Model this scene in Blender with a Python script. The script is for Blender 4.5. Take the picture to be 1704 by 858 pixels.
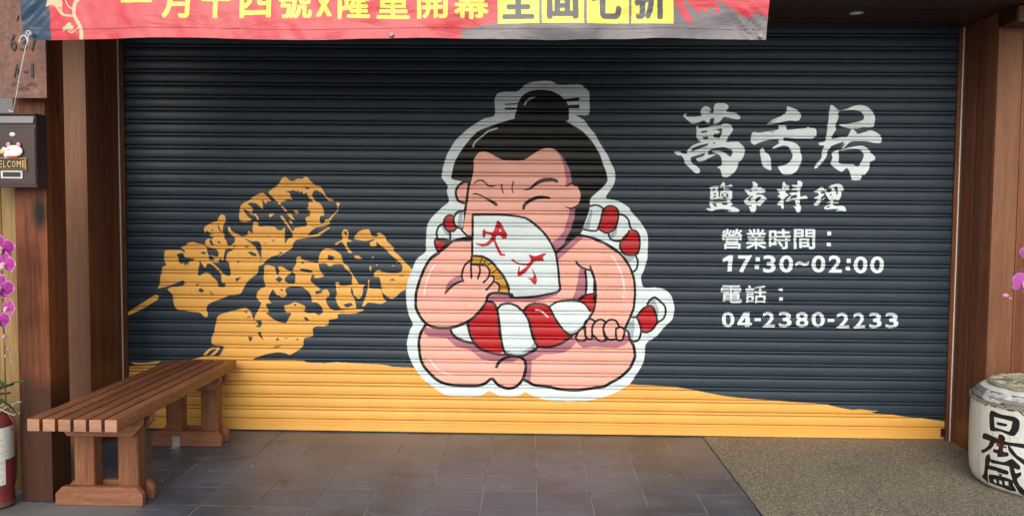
import bpy, bmesh, math, random
import numpy as np
from mathutils import Vector, Matrix, noise

for o in list(bpy.data.objects): bpy.data.objects.remove(o)
sc = bpy.context.scene
C = sc.collection
PI = math.pi

# ------------------------------------------------------------------ camera
CAM = np.array([0.0201, -5.9653, 1.5772])
YAW, PIT, ROL, FPX = -0.02243, 0.05488, 0.00786, 1417.28      # focal length in pixels of the 1704-wide photograph
_F = np.array([math.sin(YAW)*math.cos(PIT), math.cos(YAW)*math.cos(PIT), -math.sin(PIT)])
_R = np.array([math.cos(YAW), -math.sin(YAW), 0.0]); _U = np.cross(_R, _F)
_R, _U = _R*math.cos(ROL)+_U*math.sin(ROL), -_R*math.sin(ROL)+_U*math.cos(ROL)
cd = bpy.data.cameras.new('camera'); cam = bpy.data.objects.new('camera', cd); C.objects.link(cam)
cd.sensor_width = 36; cd.lens = 36*FPX/1704; cd.clip_start = 0.05; cd.clip_end = 3000
cam.matrix_world = Matrix(((_R[0], _U[0], -_F[0], CAM[0]), (_R[1], _U[1], -_F[1], CAM[1]), (_R[2], _U[2], -_F[2], CAM[2]), (0, 0, 0, 1)))
sc.camera = cam

# ------------------------------------------------------------------ sky, sun, exposure
SUN_EL, SUN_AZ = math.radians(27), math.radians(187)       # azimuth from +Y, clockwise: behind the camera, a little to its left
w = bpy.data.worlds.new('World'); sc.world = w; w.use_nodes = True
nt = w.node_tree; nt.nodes.clear()
wo = nt.nodes.new('ShaderNodeOutputWorld'); bg = nt.nodes.new('ShaderNodeBackground'); sky = nt.nodes.new('ShaderNodeTexSky')
hs = nt.nodes.new('ShaderNodeHueSaturation')
sky.sky_type = 'NISHITA'; sky.sun_disc = False; sky.sun_elevation = SUN_EL; sky.sun_rotation = SUN_AZ
sky.air_density = 1.6; sky.dust_density = 4.0; sky.ozone_density = 1.0
hs.inputs['Saturation'].default_value = 0.6                # overcast: the cloud layer takes most of the blue out
bg.inputs['Strength'].default_value = 0.12
nt.links.new(sky.outputs[0], hs.inputs['Color']); nt.links.new(hs.outputs[0], bg.inputs[0]); nt.links.new(bg.outputs[0], wo.inputs[0])
sd = bpy.data.lights.new('sun', 'SUN'); sd.energy = 1.4; sd.angle = math.radians(60); sd.color = (0.96, 0.985, 1.0)
sun = bpy.data.objects.new('sun', sd); C.objects.link(sun)
_d = Vector((math.sin(SUN_AZ)*math.cos(SUN_EL), math.cos(SUN_AZ)*math.cos(SUN_EL), math.sin(SUN_EL)))
sun.rotation_euler = _d.to_track_quat('Z', 'Y').to_euler(); sun.location = _d*20
sc.view_settings.view_transform = 'Standard'; sc.view_settings.look = 'None'; sc.view_settings.gamma = 1
sc.view_settings.exposure = 0.26
sc.cycles.max_bounces = 8; sc.cycles.diffuse_bounces = 4; sc.cycles.glossy_bounces = 4

# ------------------------------------------------------------------ measuring: where a point of the photograph lies in the place
def ray(p):
    p = np.asarray(p, float).reshape(-1, 2)
    return _F*FPX + _R*(p[:, :1]-852) - _U*(p[:, 1:]-429)
def onY(p, y):
    d = ray(p); return CAM + d*((y-CAM[1])/d[:, 1])[:, None]
def onX(p, x):
    d = ray(p); return CAM + d*((x-CAM[0])/d[:, 0])[:, None]
def onZ(p, z=0.0):
    d = ray(p); return CAM + d*((z-CAM[2])/d[:, 2])[:, None]
def onCyl(p, cx, cy, r):
    d = ray(p); o = CAM-np.array([cx, cy, 0])
    a = d[:, 0]**2+d[:, 1]**2; b = d[:, 0]*o[0]+d[:, 1]*o[1]; c = o[0]**2+o[1]**2-r*r
    q = np.maximum(b*b-a*c, 0); t = (-b-np.sqrt(q))/a
    h = CAM+d*t[:, None]
    return np.arctan2(h[:, 1]-cy, h[:, 0]-cx), h[:, 2]
def P1(x, y, Y): return Vector(onY([(x, y)], Y)[0])

# ------------------------------------------------------------------ scene bookkeeping
def tag(o, label=None, cat=None, group=None, kind=None):
    if label: o['label'] = label
    if cat: o['category'] = cat
    if group: o['group'] = group
    if kind: o['kind'] = kind
    return o
def thing(name, loc, label, cat, group=None, rz=0.0):
    o = bpy.data.objects.new(name, None); C.objects.link(o); o.location = loc; o.rotation_euler.z = rz
    o.empty_display_size = 0.05
    return tag(o, label, cat, group)

class MB:
    """collects geometry (world coordinates) for one mesh"""
    def __init__(s): s.v = []; s.f = []
    def add(s, v, f):
        n = len(s.v); s.v += [tuple(a) for a in v]; s.f += [tuple(i+n for i in q) for q in f]; return s
    def bm(s, b, M=None):
        b.verts.ensure_lookup_table(); b.verts.index_update()
        s.add([(M @ v.co if M else v.co)[:] for v in b.verts], [[v.index for v in q.verts] for q in b.faces]); b.free(); return s
    def box(s, x0, x1, y0, y1, z0, z1, bev=0.0, seg=1, M=None):
        b = bmesh.new(); bmesh.ops.create_cube(b, size=1)
        for v in b.verts: v.co = Vector(((x0+x1)/2+v.co.x*(x1-x0), (y0+y1)/2+v.co.y*(y1-y0), (z0+z1)/2+v.co.z*(z1-z0)))
        if bev: bmesh.ops.bevel(b, geom=list(b.edges), offset=bev, segments=seg, affect='EDGES', profile=0.6)
        return s.bm(b, M)
    def prism(s, poly, axis, a0, a1, bev=0.0):
        """poly: 2D outline in the two other axes (x,y,z order), extruded along axis"""
        b = bmesh.new()
        def mk(p, t):
            return {'y': (p[0], t, p[1]), 'x': (t, p[0], p[1]), 'z': (p[0], p[1], t)}[axis]
        lo = [b.verts.new(mk(p, a0)) for p in poly]; hi = [b.verts.new(mk(p, a1)) for p in poly]
        n = len(poly); b.faces.new(lo); b.faces.new(hi[::-1])
        for i in range(n): b.faces.new((lo[i], hi[i], hi[(i+1) % n], lo[(i+1) % n]))
        bmesh.ops.recalc_face_normals(b, faces=b.faces)
        if bev: bmesh.ops.bevel(b, geom=list(b.edges), offset=bev, segments=1, affect='EDGES')
        return s.bm(b)
    def tube(s, pts_, r, n=8, cap=True, closed=False, twist=None):
        pts_ = [Vector(p) for p in pts_]; N = len(pts_); rs = r if hasattr(r, '__len__') else [r]*N
        vs = []; prev = None
        for i, p in enumerate(pts_):
            if closed: t = (pts_[(i+1) % N]-pts_[i-1]).normalized()
            else: t = (pts_[min(i+1, N-1)]-pts_[max(i-1, 0)]).normalized()
            if prev is None:
                up = Vector((0, 0, 1)) if abs(t.z) < 0.9 else Vector((1, 0, 0)); a = t.cross(up).normalized()
            else: a = (prev-t*prev.dot(t)).normalized()
            prev = a; b = t.cross(a)
            for k in range(n):
                th = 2*PI*k/n; rr = rs[i]
                if twist: rr *= 0.8+0.2*abs(math.sin(1.5*(th+twist*i)))*1.25
                vs.append(p+(a*math.cos(th)+b*math.sin(th))*rr)
        fs = []
        for i in range(N if closed else N-1):
            j = (i+1) % N
            for k in range(n): fs.append((i*n+k, i*n+(k+1) % n, j*n+(k+1) % n, j*n+k))
        if cap and not closed: fs += [tuple(range(n))[::-1], tuple((N-1)*n+k for k in range(n))]
        return s.add([v[:] for v in vs], fs)
    def lathe(s, prof, cx, cy, cz=0, n=32, axis='z'):
        vs = []; fs = []
        for r, z in prof:
            for k in range(n):
                th = 2*PI*k/n; c, q = r*math.cos(th), r*math.sin(th)
                vs.append({'z': (cx+c, cy+q, cz+z), 'y': (cx+c, cy+z, cz+q), 'x': (cx+z, cy+c, cz+q)}[axis])
        m = len(prof)
        for i in range(m-1):
            for k in range(n): fs.append((i*n+k, i*n+(k+1) % n, (i+1)*n+(k+1) % n, (i+1)*n+k))
        if prof[0][0] > 1e-5: fs.append(tuple(range(n))[::-1])
        if prof[-1][0] > 1e-5: fs.append(tuple((m-1)*n+k for k in range(n)))
        return s.add(vs, fs)
    def ball(s, c, rx, ry=None, rz=None, u=12, v=8, M=None):
        ry = ry or rx; rz = rz or rx
        b = bmesh.new(); bmesh.ops.create_uvsphere(b, u_segments=u, v_segments=v, radius=1)
        for q in b.verts:
            p = Vector((q.co.x*rx, q.co.y*ry, q.co.z*rz))
            if M: p = M @ p
            q.co = p+Vector(c)
        return s.bm(b)
    def build(s, name, mat=None, parent=None, smooth=False, uvf=None, kind=None, angle=35):
        org = Vector((0, 0, 0)); q = parent
        while q is not None: org += Vector(q.location); q = q.parent
        me = bpy.data.meshes.new(name)
        me.from_pydata([(a[0]-org.x, a[1]-org.y, a[2]-org.z) for a in s.v], [], s.f)
        bb = bmesh.new(); bb.from_mesh(me); bmesh.ops.recalc_face_normals(bb, faces=bb.faces); bb.to_mesh(me); bb.free()
        if mat: me.materials.append(mat)
        if uvf is not None:
            uv = me.uv_layers.new(name='UVMap')
            vv = np.array(s.v, float); U_ = uvf(vv)
            for l in me.loops: uv.data[l.index].uv = U_[l.vertex_index]
        if smooth:
            me.shade_smooth()
            if angle < 180:
                try: me.set_sharp_from_angle(angle=math.radians(angle))
                except Exception: pass
        o = bpy.data.objects.new(name, me); C.objects.link(o)
        if parent is not None: o.parent = parent
        if kind: o['kind'] = kind
        return o
def struct(mb, name, mat, **k): return mb.build(name, mat, None, kind='structure', **k)
def share(src, parent, loc, rot=None):
    c = src.copy(); C.objects.link(c); c.parent = parent; c.location = loc
    if rot: c.rotation_euler = rot
    return c

# ------------------------------------------------------------------ materials
class Mat:
    def __init__(s, name, col=(.5, .5, .5), rough=.5, metal=0.0, spec=.5, coat=0.0):
        s.m = bpy.data.materials.new(name); s.m.use_nodes = True; s.t = s.m.node_tree
        s.b = s.t.nodes['Principled BSDF']; s.set('Base Color', (*col, 1)); s.set('Roughness', rough); s.set('Metallic', metal)
        s.set('Specular IOR Level', spec)
        if coat: s.set('Coat Weight', coat)
    def set(s, k, v): s.b.inputs[k].default_value = v
    def n(s, t, **k):
        q = s.t.nodes.new('ShaderNode'+t)
        for a, b in k.items():
            if a in q.inputs: q.inputs[a].default_value = b
            else: setattr(q, a, b)
        return q
    def l(s, a, b): s.t.links.new(a, b)
    def coords(s, scale=(1, 1, 1), kind='Object', rnd=True, obj=None):
        tc = s.n('TexCoord'); mp = s.n('Mapping'); mp.inputs['Scale'].default_value = scale
        if obj is not None: tc.object = obj
        if rnd:
            oi = s.n('ObjectInfo'); ml = s.n('Math', operation='MULTIPLY'); ml.inputs[1].default_value = 37.0
            cb = s.n('CombineXYZ'); s.l(oi.outputs['Random'], ml.inputs[0])
            for i in range(3): s.l(ml.outputs[0], cb.inputs[i])
            s.l(cb.outputs[0], mp.inputs['Location'])
        s.l(tc.outputs[kind], mp.inputs['Vector']); return mp.outputs[0]
    def noise(s, vec, scale=5, detail=4, rough=.6, dist=0.0):
        q = s.n('TexNoise'); q.inputs['Scale'].default_value = scale; q.inputs['Detail'].default_value = detail
        q.inputs['Roughness'].default_value = rough; q.inputs['Distortion'].default_value = dist
        s.l(vec, q.inputs['Vector']); return q.outputs['Fac']
    def ramp(s, fac, stops):
        r = s.n('ValToRGB'); e = r.color_ramp.elements
        while len(e) < len(stops): e.new(0.5)
        for i, (p, c) in enumerate(stops): e[i].position = p; e[i].color = (*c, 1) if len(c) == 3 else c
        s.l(fac, r.inputs[0]); return r.outputs[0]
    def mix(s, fac, a, b, mode='MIX'):
        q = s.n('MixRGB', blend_type=mode)
        for i, x in enumerate((fac, a, b)):
            if isinstance(x, (int, float)): q.inputs[i].default_value = x
            elif isinstance(x, tuple): q.inputs[i].default_value = (*x, 1) if len(x) == 3 else x
            else: s.l(x, q.inputs[i])
        return q.outputs[0]
    def base(s, x): s.l(x, s.b.inputs['Base Color'])
    def bump(s, h, strength=.3, dist=.01):
        q = s.n('Bump'); q.inputs['Strength'].default_value = strength; q.inputs['Distance'].default_value = dist
        s.l(h, q.inputs['Height']); s.l(q.outputs[0], s.b.inputs['Normal'])
    def rough(s, fac, lo, hi):
        q = s.n('MapRange'); q.inputs['To Min'].default_value = lo; q.inputs['To Max'].default_value = hi
        s.l(fac, q.inputs[0]); s.l(q.outputs[0], s.b.inputs['Roughness'])

def plain(name, col, rough=.5, metal=0.0, spec=.5, var=.25, scale=30, bump=.1, coat=0.0):
    m = Mat(name, col, rough, metal, spec, coat); v = m.coords()
    f = m.noise(v, scale, 5); g = m.noise(v, scale*.17, 3)
    d = tuple(c*(1-var) for c in col); u = tuple(min(1, c*(1+var*.6)) for c in col)
    m.base(m.mix(.5, m.ramp(f, [(.3, d), (.7, u)]), m.ramp(g, [(.3, d), (.7, u)])))
    m.rough(f, rough*.85, min(1, rough*1.15)); m.bump(f, bump, .002); return m.m

def wood(name, dark, mid, light, axis='z', rough=.45, grain=1.0, knots=0.0, bump=.25, coat=0.0, tone=.25):
    m = Mat(name, mid, rough, spec=.3, coat=coat)
    st = {'x': (.09, 1, 1), 'y': (1, .09, 1), 'z': (1, 1, .05)}[axis]
    v = m.coords(st)
    f1 = m.noise(v, 34*grain, 6, .62, .35); f2 = m.noise(v, 7*grain, 3, .5, 1.2); f3 = m.noise(v, 160*grain, 3, .6)
    c = m.mix(.5, m.ramp(f1, [(.3, dark), (.5, mid), (.72, light)]), m.ramp(f2, [(.32, dark), (.52, mid), (.7, light)]))
    c = m.mix(.35, c, m.ramp(f3, [(.35, dark), (.65, light)]))
    if knots:
        vk = m.coords({'x': (.35, 1, 1), 'y': (1, .35, 1), 'z': (1, 1, .42)}[axis])
        vo = m.n('TexVoronoi'); vo.inputs['Scale'].default_value = 4.2; m.l(vk, vo.inputs['Vector'])
        c = m.mix(m.ramp(vo.outputs['Distance'], [(.08, (knots,)*3), (.22, (0, 0, 0))]), c, tuple(x*.15 for x in dark))
    oi = m.n('ObjectInfo')
    c = m.mix(1.0, c, m.ramp(oi.outputs['Random'], [(0, (1-tone,)*3), (1, (1, 1, 1))]), 'MULTIPLY')
    m.base(c); m.rough(f1, rough*.8, min(1, rough*1.3)); m.bump(f1, bump, .002); return m.m

def picture(name, cv):
    a = np.clip(cv.a, 0, 1); a = np.where(a <= .0031308, a*12.92, 1.055*a**(1/2.4)-.055)
    im = bpy.data.images.new(name, cv.w, cv.h)
    im.pixels.foreach_set(np.concatenate([a[::-1], np.ones((cv.h, cv.w, 1))], 2).astype(np.float32).ravel())
    im.update(); im.pack(); return im
# ------------------------------------------------------------------ flat print: a tiny rasteriser for painted designs
def pts(s):
    v = [float(a) for a in s.replace(',', ' ').split()]
    return np.array(v).reshape(-1, 2)

def smooth_closed(p, n=4, k=0.38):
    q = []
    N = len(p)
    for i in range(N):
        a, b, c, d = p[i-1], p[i], p[(i+1) % N], p[(i+2) % N]
        m1, m2 = (c-a)*k, (d-b)*k
        for j in range(n):
            t = j/n
            q.append((2*t**3-3*t*t+1)*b + (t**3-2*t*t+t)*m1 + (-2*t**3+3*t*t)*c + (t**3-t*t)*m2)
    return np.array(q)

def smooth_open(p, n=5, k=0.45):
    if len(p) < 3: return p
    e = np.vstack([2*p[0]-p[1], p, 2*p[-1]-p[-2]])
    q = []
    for i in range(1, len(e)-2):
        a, b, c, d = e[i-1], e[i], e[i+1], e[i+2]
        m1, m2 = (c-a)*k, (d-b)*k
        for j in range(n):
            t = j/n
            q.append((2*t**3-3*t*t+1)*b + (t**3-2*t*t+t)*m1 + (-2*t**3+3*t*t)*c + (t**3-t*t)*m2)
    q.append(p[-1])
    return np.array(q)

class Canvas:
    def __init__(self, w, h, col, warp):
        self.w, self.h, self.warp = w, h, warp
        self.a = np.empty((h, w, 3), np.float32); self.a[:] = col
        self.x0 = self.y0 = 0.0; self.s = 1.0
    def block(self, x0, y0, s):
        self.x0, self.y0, self.s = x0, y0, s
    def loc(self, p):
        return np.array([self.x0, self.y0]) + np.asarray(p, float)/self.s
    def mask(self, q):
        """even-odd fill of polygon q (canvas pixels) -> (mask, y0, x0)"""
        h, w = self.h, self.w
        ya = max(0, int(np.floor(q[:, 1].min()))); yb = min(h, int(np.ceil(q[:, 1].max()))+1)
        xa = max(0, int(np.floor(q[:, 0].min()))); xb = min(w, int(np.ceil(q[:, 0].max()))+2)
        if yb <= ya or xb <= xa: return None
        m = np.zeros((yb-ya, xb-xa+1), np.int32)
        for i in range(len(q)):
            (x1, y1), (x2, y2) = q[i-1], q[i]
            if y1 == y2: continue
            if y1 > y2: x1, y1, x2, y2 = x2, y2, x1, y1
            r = np.arange(max(ya, math.ceil(y1-.5)), min(yb, math.ceil(y2-.5)))
            if not len(r): continue
            xc = x1 + (r+.5-y1)*(x2-x1)/(y2-y1)
            c = np.clip(np.ceil(xc-.5).astype(int)-xa, 0, xb-xa)
            np.add.at(m, (r-ya, c), 1)
        return (np.cumsum(m, 1) & 1).astype(bool)[:, :-1], ya, xa
    def paint(self, res, col, alpha=1.0):
        if res is None: return
        m, ya, xa = res
        sub = self.a[ya:ya+m.shape[0], xa:xa+m.shape[1]]
        sub[m] = sub[m]*(1-alpha) + np.array(col, np.float32)*alpha
    def fill(self, col, s, sm=True, alpha=1.0):
        for part in s.split(';'):
            if not part.strip(): continue
            p = pts(part)
            if sm and len(p) > 4: p = smooth_closed(p)
            self.paint(self.mask(self.warp(self.loc(p))), col, alpha)
    def stroke(self, col, wd, s, sm=True, alpha=1.0, taper=False):
        """wd in photo pixels"""
        for part in s.split(';'):
            if not part.strip(): continue
            p = pts(part)
            if sm: p = smooth_open(p)
            p = self.loc(p)
            n = len(p)
            d = np.gradient(p, axis=0); d /= np.maximum(np.linalg.norm(d, axis=1)[:, None], 1e-6)
            nn = np.stack([-d[:, 1], d[:, 0]], 1)
            r = np.full(n, wd/2.0)
            if taper:
                t = np.linspace(0, 1, n); r *= np.clip(np.minimum(t, 1-t)*5+.25, 0, 1)
            for i in range(n-1):
                quad = np.array([p[i]+nn[i]*r[i], p[i+1]+nn[i+1]*r[i+1], p[i+1]-nn[i+1]*r[i+1], p[i]-nn[i]*r[i]])
                self.paint(self.mask(self.warp(quad)), col, alpha)
            if alpha >= 1:
                for i in range(n):
                    a = np.linspace(0, 2*np.pi, 9)[:-1]
                    self.paint(self.mask(self.warp(p[i] + np.stack([np.cos(a), np.sin(a)], 1)*r[i])), col)
    def glyph(self, col, ch, x0, y0, x1, y1, bold=0.03, fat=0.0):
        """one letter fitted to a box given in block units"""
        tris, lo, hi = letter(ch, bold)
        a, b = self.loc((x0, y0)), self.loc((x1, y1))
        t = (tris-lo)/(hi-lo)
        if fat: a = a+fat*.7; b = b-fat*.7
        t = np.stack([a[0]+t[..., 0]*(b[0]-a[0]), b[1]-t[..., 1]*(b[1]-a[1])], -1)
        flat = self.warp(t.reshape(-1, 2)).reshape(t.shape)
        k = np.linalg.norm(self.warp(np.array([a, a+[1, 0]]))[1]-self.warp(np.array([a, a+[1, 0]]))[0])*fat*.7
        offs = [(0, 0)] + ([(k*math.cos(j*math.pi/3), k*math.sin(j*math.pi/3)) for j in range(6)] if fat else [])
        for q in flat:
            for d in offs: self.paint(self.mask(q+np.array(d)), col)
    def letters(self, col, chars, boxes, y0, y1, bold=0.03, fat=0.0):
        for ch, (a, b) in zip(chars, boxes): self.glyph(col, ch, a, y0, b, y1, bold, fat)
_letters = {}
def letter(ch, bold):
    """triangles of a character, from Blender's own built-in font"""
    if (ch, bold) in _letters: return _letters[(ch, bold)]
    cu = bpy.data.curves.new('letter', 'FONT'); cu.body = ch; cu.offset = bold; cu.resolution_u = 3
    o = bpy.data.objects.new('letter', cu); bpy.context.scene.collection.objects.link(o)
    ev = o.evaluated_get(bpy.context.evaluated_depsgraph_get()); me = ev.to_mesh()
    me.calc_loop_triangles()
    v = np.array([q.co[:2] for q in me.vertices]); t = np.array([list(q.vertices) for q in me.loop_triangles])
    r = v[t]; ev.to_mesh_clear()
    bpy.data.objects.remove(o); bpy.data.curves.remove(cu)
    _letters[(ch, bold)] = (r, v.min(0), v.max(0))
    return _letters[(ch, bold)]
# ------------------------------------------------------------------ the painted shutter (positions in photograph pixels, warped onto the shutter plane)
NAVY=(.024,.040,.060); YEL=(.78,.42,.095); WHT=(.68,.78,.82); BLK=(.004,.004,.005); SKN=(.82,.43,.355)
SHD=(.40,.15,.21); RED=(.44,.008,.014); GRY=(.36,.42,.47); GLD=(.60,.31,.03); TXT=(.70,.79,.83)
def paint_mural(c):
    f, k, B = c.fill, c.stroke, c.block
    B(0,0,1)
    # ground band
    f(YEL, '200,609 230,608 262,607 300,603 340,592 392,594 422,595 470,598 504,599 520,602 560,602 600,604 632,605.5 659,609 690,611 720,635 1000,636 1045,638.5 1080,640 1122,643 1150,647.5 1178,653 1205,658 1230,661 1280,665 1315,668 1350,670 1377,673 1400,678 1419,681 1457,687 1490,690 1509,693 1540,696 1600,704 1600,780 200,780', False)
    f(YEL, '218,602 240,603 268,600 262,604 240,606 225,606;1360,671 1382,672.5 1372,675;1417,681 1432,680 1452,682.5 1462,682 1450,685.5', False)
    f(NAVY,'504,599.5 525,600.5 560,602 540,603.5 512,602.5;628,603.5 655,604 668,607 690,611 655,609.5', False)
    f(YEL, '215,518 238,503 257,491 264,492 261,499 240,512 215,524')
    # grilled skewers, upper left
    B(255,350,4.516)
    f(YEL, '38,585 50,545 60,475 72,425 100,408 82,375 88,310 105,298 205,298 240,322 250,355 300,358 345,365 365,385 400,430 415,400 440,390 500,440 530,478 580,487 572,400 560,385 545,370 560,320 590,300 578,285 582,265 610,240 615,210 590,185 572,165 562,130 575,120 590,150 610,165 640,180 680,205 720,235 760,265 780,300 808,355 800,385 785,465 760,490 700,545 665,615 640,628 565,640 520,660 430,695 405,720 400,750 415,775 405,800 385,795 350,765 280,758 175,740 155,690 145,635 125,610 110,590 130,575 80,575')
    f(YEL, '205,280 245,262 260,245 300,237 345,250 385,258 405,290 405,305 430,330 480,350 495,330 500,365 490,390 440,390 415,400 398,430 365,385 345,365 300,358 250,355 235,320 240,300;388,175 385,130 405,112 425,100 460,85 478,80 500,40 518,30 540,42 546,75 535,95 528,110 525,150 518,163 535,180 532,205 550,225 562,262 585,268 575,285 545,290 535,330 525,378 500,350 490,310 470,290 400,270 392,235 412,212 440,212 455,205 432,195 420,185 450,172 420,165 405,150 398,160')
    f(NAVY,'485,95 500,130 517,162 503,155 488,125;437,150 455,135 448,155;480,232 495,232 515,243 490,245;432,213 447,240 458,270 443,262 425,235;410,285 470,295 490,310 480,340 455,330 430,340 415,330;415,350 440,340 460,365 440,375 420,365;355,315 380,310 405,320 380,328;178,330 225,320 240,355 300,362 310,372 270,385 266,420 258,398 240,415 232,395 210,400 190,380 190,350;340,372 355,385 392,430 410,400 450,410 510,480 515,540 540,545 535,575 490,570 485,535 450,500 410,465 375,470 360,485 335,485 340,440 350,400;530,390 560,385 570,410 565,460 580,487 545,475 530,440;490,375 545,378 530,395 500,392;685,270 715,268 705,282;715,315 735,308 772,325 778,342 745,338;622,380 650,378 640,397;618,510 667,498 630,535;318,560 345,548 330,570;345,590 365,585 382,605 365,615 345,605;428,605 455,630 435,630;78,580 165,550 225,525 237,545 215,567 130,575;575,290 605,290 590,305;590,262 625,262 630,268 600,275')
    B(385,285,4.516)
    f(YEL, '282,165 285,150 330,115 355,95 385,50 410,42 430,60 460,75 500,55 530,58 555,40 575,45 600,75 630,105 665,112 690,140 715,190 740,205 768,212 765,221 730,221 710,200 690,170 650,145 620,148 608,185 630,218 638,235 612,225 590,205 575,190 566,160 545,172 530,148 515,160 500,140 490,152 470,140 440,148 405,148 440,165 448,195 458,217 415,208 410,220 380,230 340,225 320,205 295,180;60,350 65,270 90,240 135,215 165,190 210,168 240,162 265,185 300,222 270,225 262,245 245,225 230,215 238,250 235,287 215,265 190,242 150,235 125,245 158,272 160,300 145,318 185,320 205,350 200,367 180,335 155,325 130,310 110,290 90,285 100,305 130,345 155,360 135,375 100,380 70,375')
    f(YEL, '350,235 370,230 377,247 355,250;370,258 390,265 427,308 405,305;418,320 450,318 478,368 445,352;280,320 325,318 290,350;468,295 490,290 507,312 485,318;428,370 450,365 462,397 438,388;580,235 620,230 660,235 685,265 697,330 672,335 665,370 700,375 710,360 735,365 690,400 600,412 560,418 570,390 558,365 562,345 590,335 590,300 565,280 582,265;785,232 818,240 803,270 800,300 770,332 745,367 710,383 735,355 763,325 793,295 797,260')
    f(YEL, '85,490 120,475 130,445 160,465 165,383 203,385 205,412 290,412 330,418 350,442 380,440 405,420 400,490 405,540 430,505 460,495 455,460 420,410 395,380 370,340 385,335 430,400 462,450 480,425 540,415 620,412 700,395 735,378 738,395 700,410 640,420 600,450 577,480 640,470 735,420 735,430 700,455 660,485 560,500 490,515 465,545 450,580 380,625 340,650 250,690 215,708 208,695 225,655 228,600 220,545 200,525 150,525 120,510')
    f(NAVY,'248,683 300,642 350,628 385,605 370,625 330,660 260,688;305,515 328,515 315,528;262,490 285,485 270,495;355,603 392,608 370,618;555,120 585,122 580,135 560,135;665,370 700,368 700,390 668,392;400,98 415,95 420,102;88,280 125,300 158,318 120,305;660,485 735,428 705,460;245,535 255,535 255,545')
    # grilled skewers, lower right
    B(330,420,4.29)
    f(YEL, '100,655 98,600 115,560 130,480 140,455 170,435 250,415 310,398 345,398 375,420 397,475 412,440 440,385 450,360 430,340 415,315 425,280 450,255 480,240 470,200 472,100 500,88 550,105 562,140 580,140 572,100 600,100 640,125 690,150 655,160 655,727 600,712 560,710 480,725 430,745 400,762 15,752 70,735 150,735 180,680 170,665')
    B(480,370,3.9)
    f(YEL, '195,262 205,205 235,170 285,172 340,205 355,258 390,285 400,310 440,370 458,400 440,412 412,400 415,350 390,315 370,300 350,270 300,270 270,285 240,265')
    f(YEL, '-4,400 38,395 38,340 32,300 50,270 52,230 75,218 92,240 180,262 195,262 205,310 230,348 175,360 165,335 150,350 145,375 165,400 200,425 215,440 250,432 268,460 262,480 245,490 248,520 270,555 300,570 380,565 480,562 485,570 430,590 325,592 320,620 265,630 262,655 235,672 180,672 158,690 158,735 105,750 95,800 60,830 10,858 -4,858')
    f(NAVY,'72,302 100,300 150,310 152,325 95,318;175,445 215,438 220,455 180,465;82,257 100,255 102,266 88,268;105,612 120,618 137,634 115,638;250,240 262,208 302,225 282,247;45,755 68,750 55,762')
    f(YEL, '305,390 330,388 328,405 360,410 400,405 455,400 495,405 485,420 480,470 455,495 425,470 420,440 410,420 405,450 430,500 440,555 400,558 345,560 320,530 305,490 315,460 310,430;480,540 500,480 515,430 518,375 527,375 525,425 600,432 615,490 635,510 600,527 550,520 515,520 495,540')
    f(NAVY,'355,532 405,518 420,535 380,552')
    f(YEL, '425,100 450,65 480,48 525,45 540,85 580,90 575,70 600,68 630,95 640,120 685,165 680,180 720,215 760,260 800,300 830,340 815,400 765,430 730,450 700,480 670,495 640,480 610,450 600,400 590,355 555,350 560,320 590,308 610,320 680,330 730,320 740,280 700,240 650,195 640,180 600,150 570,125 572,150 535,155 530,130 550,120 560,110 540,110 500,120 440,110;345,75 360,45 385,50 392,80 385,105 418,125 380,125 385,160 415,195 390,195 370,160 345,125 310,145 305,135 350,110;422,215 460,215 478,235 440,235;535,230 560,215 550,230;527,285 540,283 536,315 527,305;565,275 585,270 575,280;672,280 690,275 680,285;695,258 715,255 705,265')
    f(NAVY,'655,374 675,362 695,375;715,345 740,338 752,348;360,60 380,60 375,92')
    B(330,420,4.29)
    f(NAVY,'500,330 515,290 535,262 560,300 605,320 632,300 622,260 670,240 740,245 790,280 808,318 812,350 850,358 880,385 888,425 862,445 830,430 790,432 755,420 765,385 730,365 690,352 650,370 615,380 625,425 665,430 645,470 620,503 560,488 520,460 485,430 505,422 492,395 485,365 522,360')
    f(NAVY,'580,260 605,262 600,278;552,190 580,168 605,190 580,213;640,160 690,150 690,215 645,218 618,195;550,110 575,110 572,165 555,150;325,420 350,418 345,432;338,464 375,450 370,462;410,488 450,488 447,528 412,528 430,508;425,570 445,565 450,590 467,622 440,600;355,598 390,600 380,632 365,625;553,625 568,603 582,625;615,605 645,608 628,616;527,680 570,665 592,662 560,680;328,572 352,582;700,620 720,612 710,625;752,460 775,462 795,490 770,488;430,742 480,726 560,712 620,716 650,728 700,760 400,764')
    f(YEL, '38,727 85,682 148,673 150,690 120,725 85,733 132,688 95,692 55,730')
    f(NAVY,'682,365 700,365 695,385')
    # white silhouette
    B(0,0,1)
    f(WHT, '823,192 823,166 828,156 840,153 859,153 866,148.5 874,141 885,137 900,135.3 917,135.3 932,141.5 962,139.6 971,144 980,153 981,166 981,187 977,192 958.5,192 972,200 981,213 990,223 998,238 1009,254.5 1018,273 1023,285 1024,297 1020,310 1008,329 1028,334 1045,344 1051,352.6 1064,367 1074,382 1078,393 1078,410 1077,430 1072,448 1066.7,461 1071,477.6 1089.7,478 1105.5,481 1117,492 1122,511 1119,530 1106.5,542.6 1092,559 1075,571 1073,589 1070,604 1060,620.6 1048,638 1033,648 1013,657 989,664 956,667.6 918,666 895,661 882,656 874,651.5 861,658 832,658 814,649.5 799,658 764,659 740,656 723,644.5 706,632 693,616 684,600.6 678,582 677.6,567 682,549 686.8,539 679,519 675.6,493 677.5,471 687,445 694,430 708,418.6 709,400 711,374.5 719,361 735.5,345 747,335 743.6,319 745,309 735.5,296 736,285 739,271.5 746,253 759.5,232 782,212 804.5,198')
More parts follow.
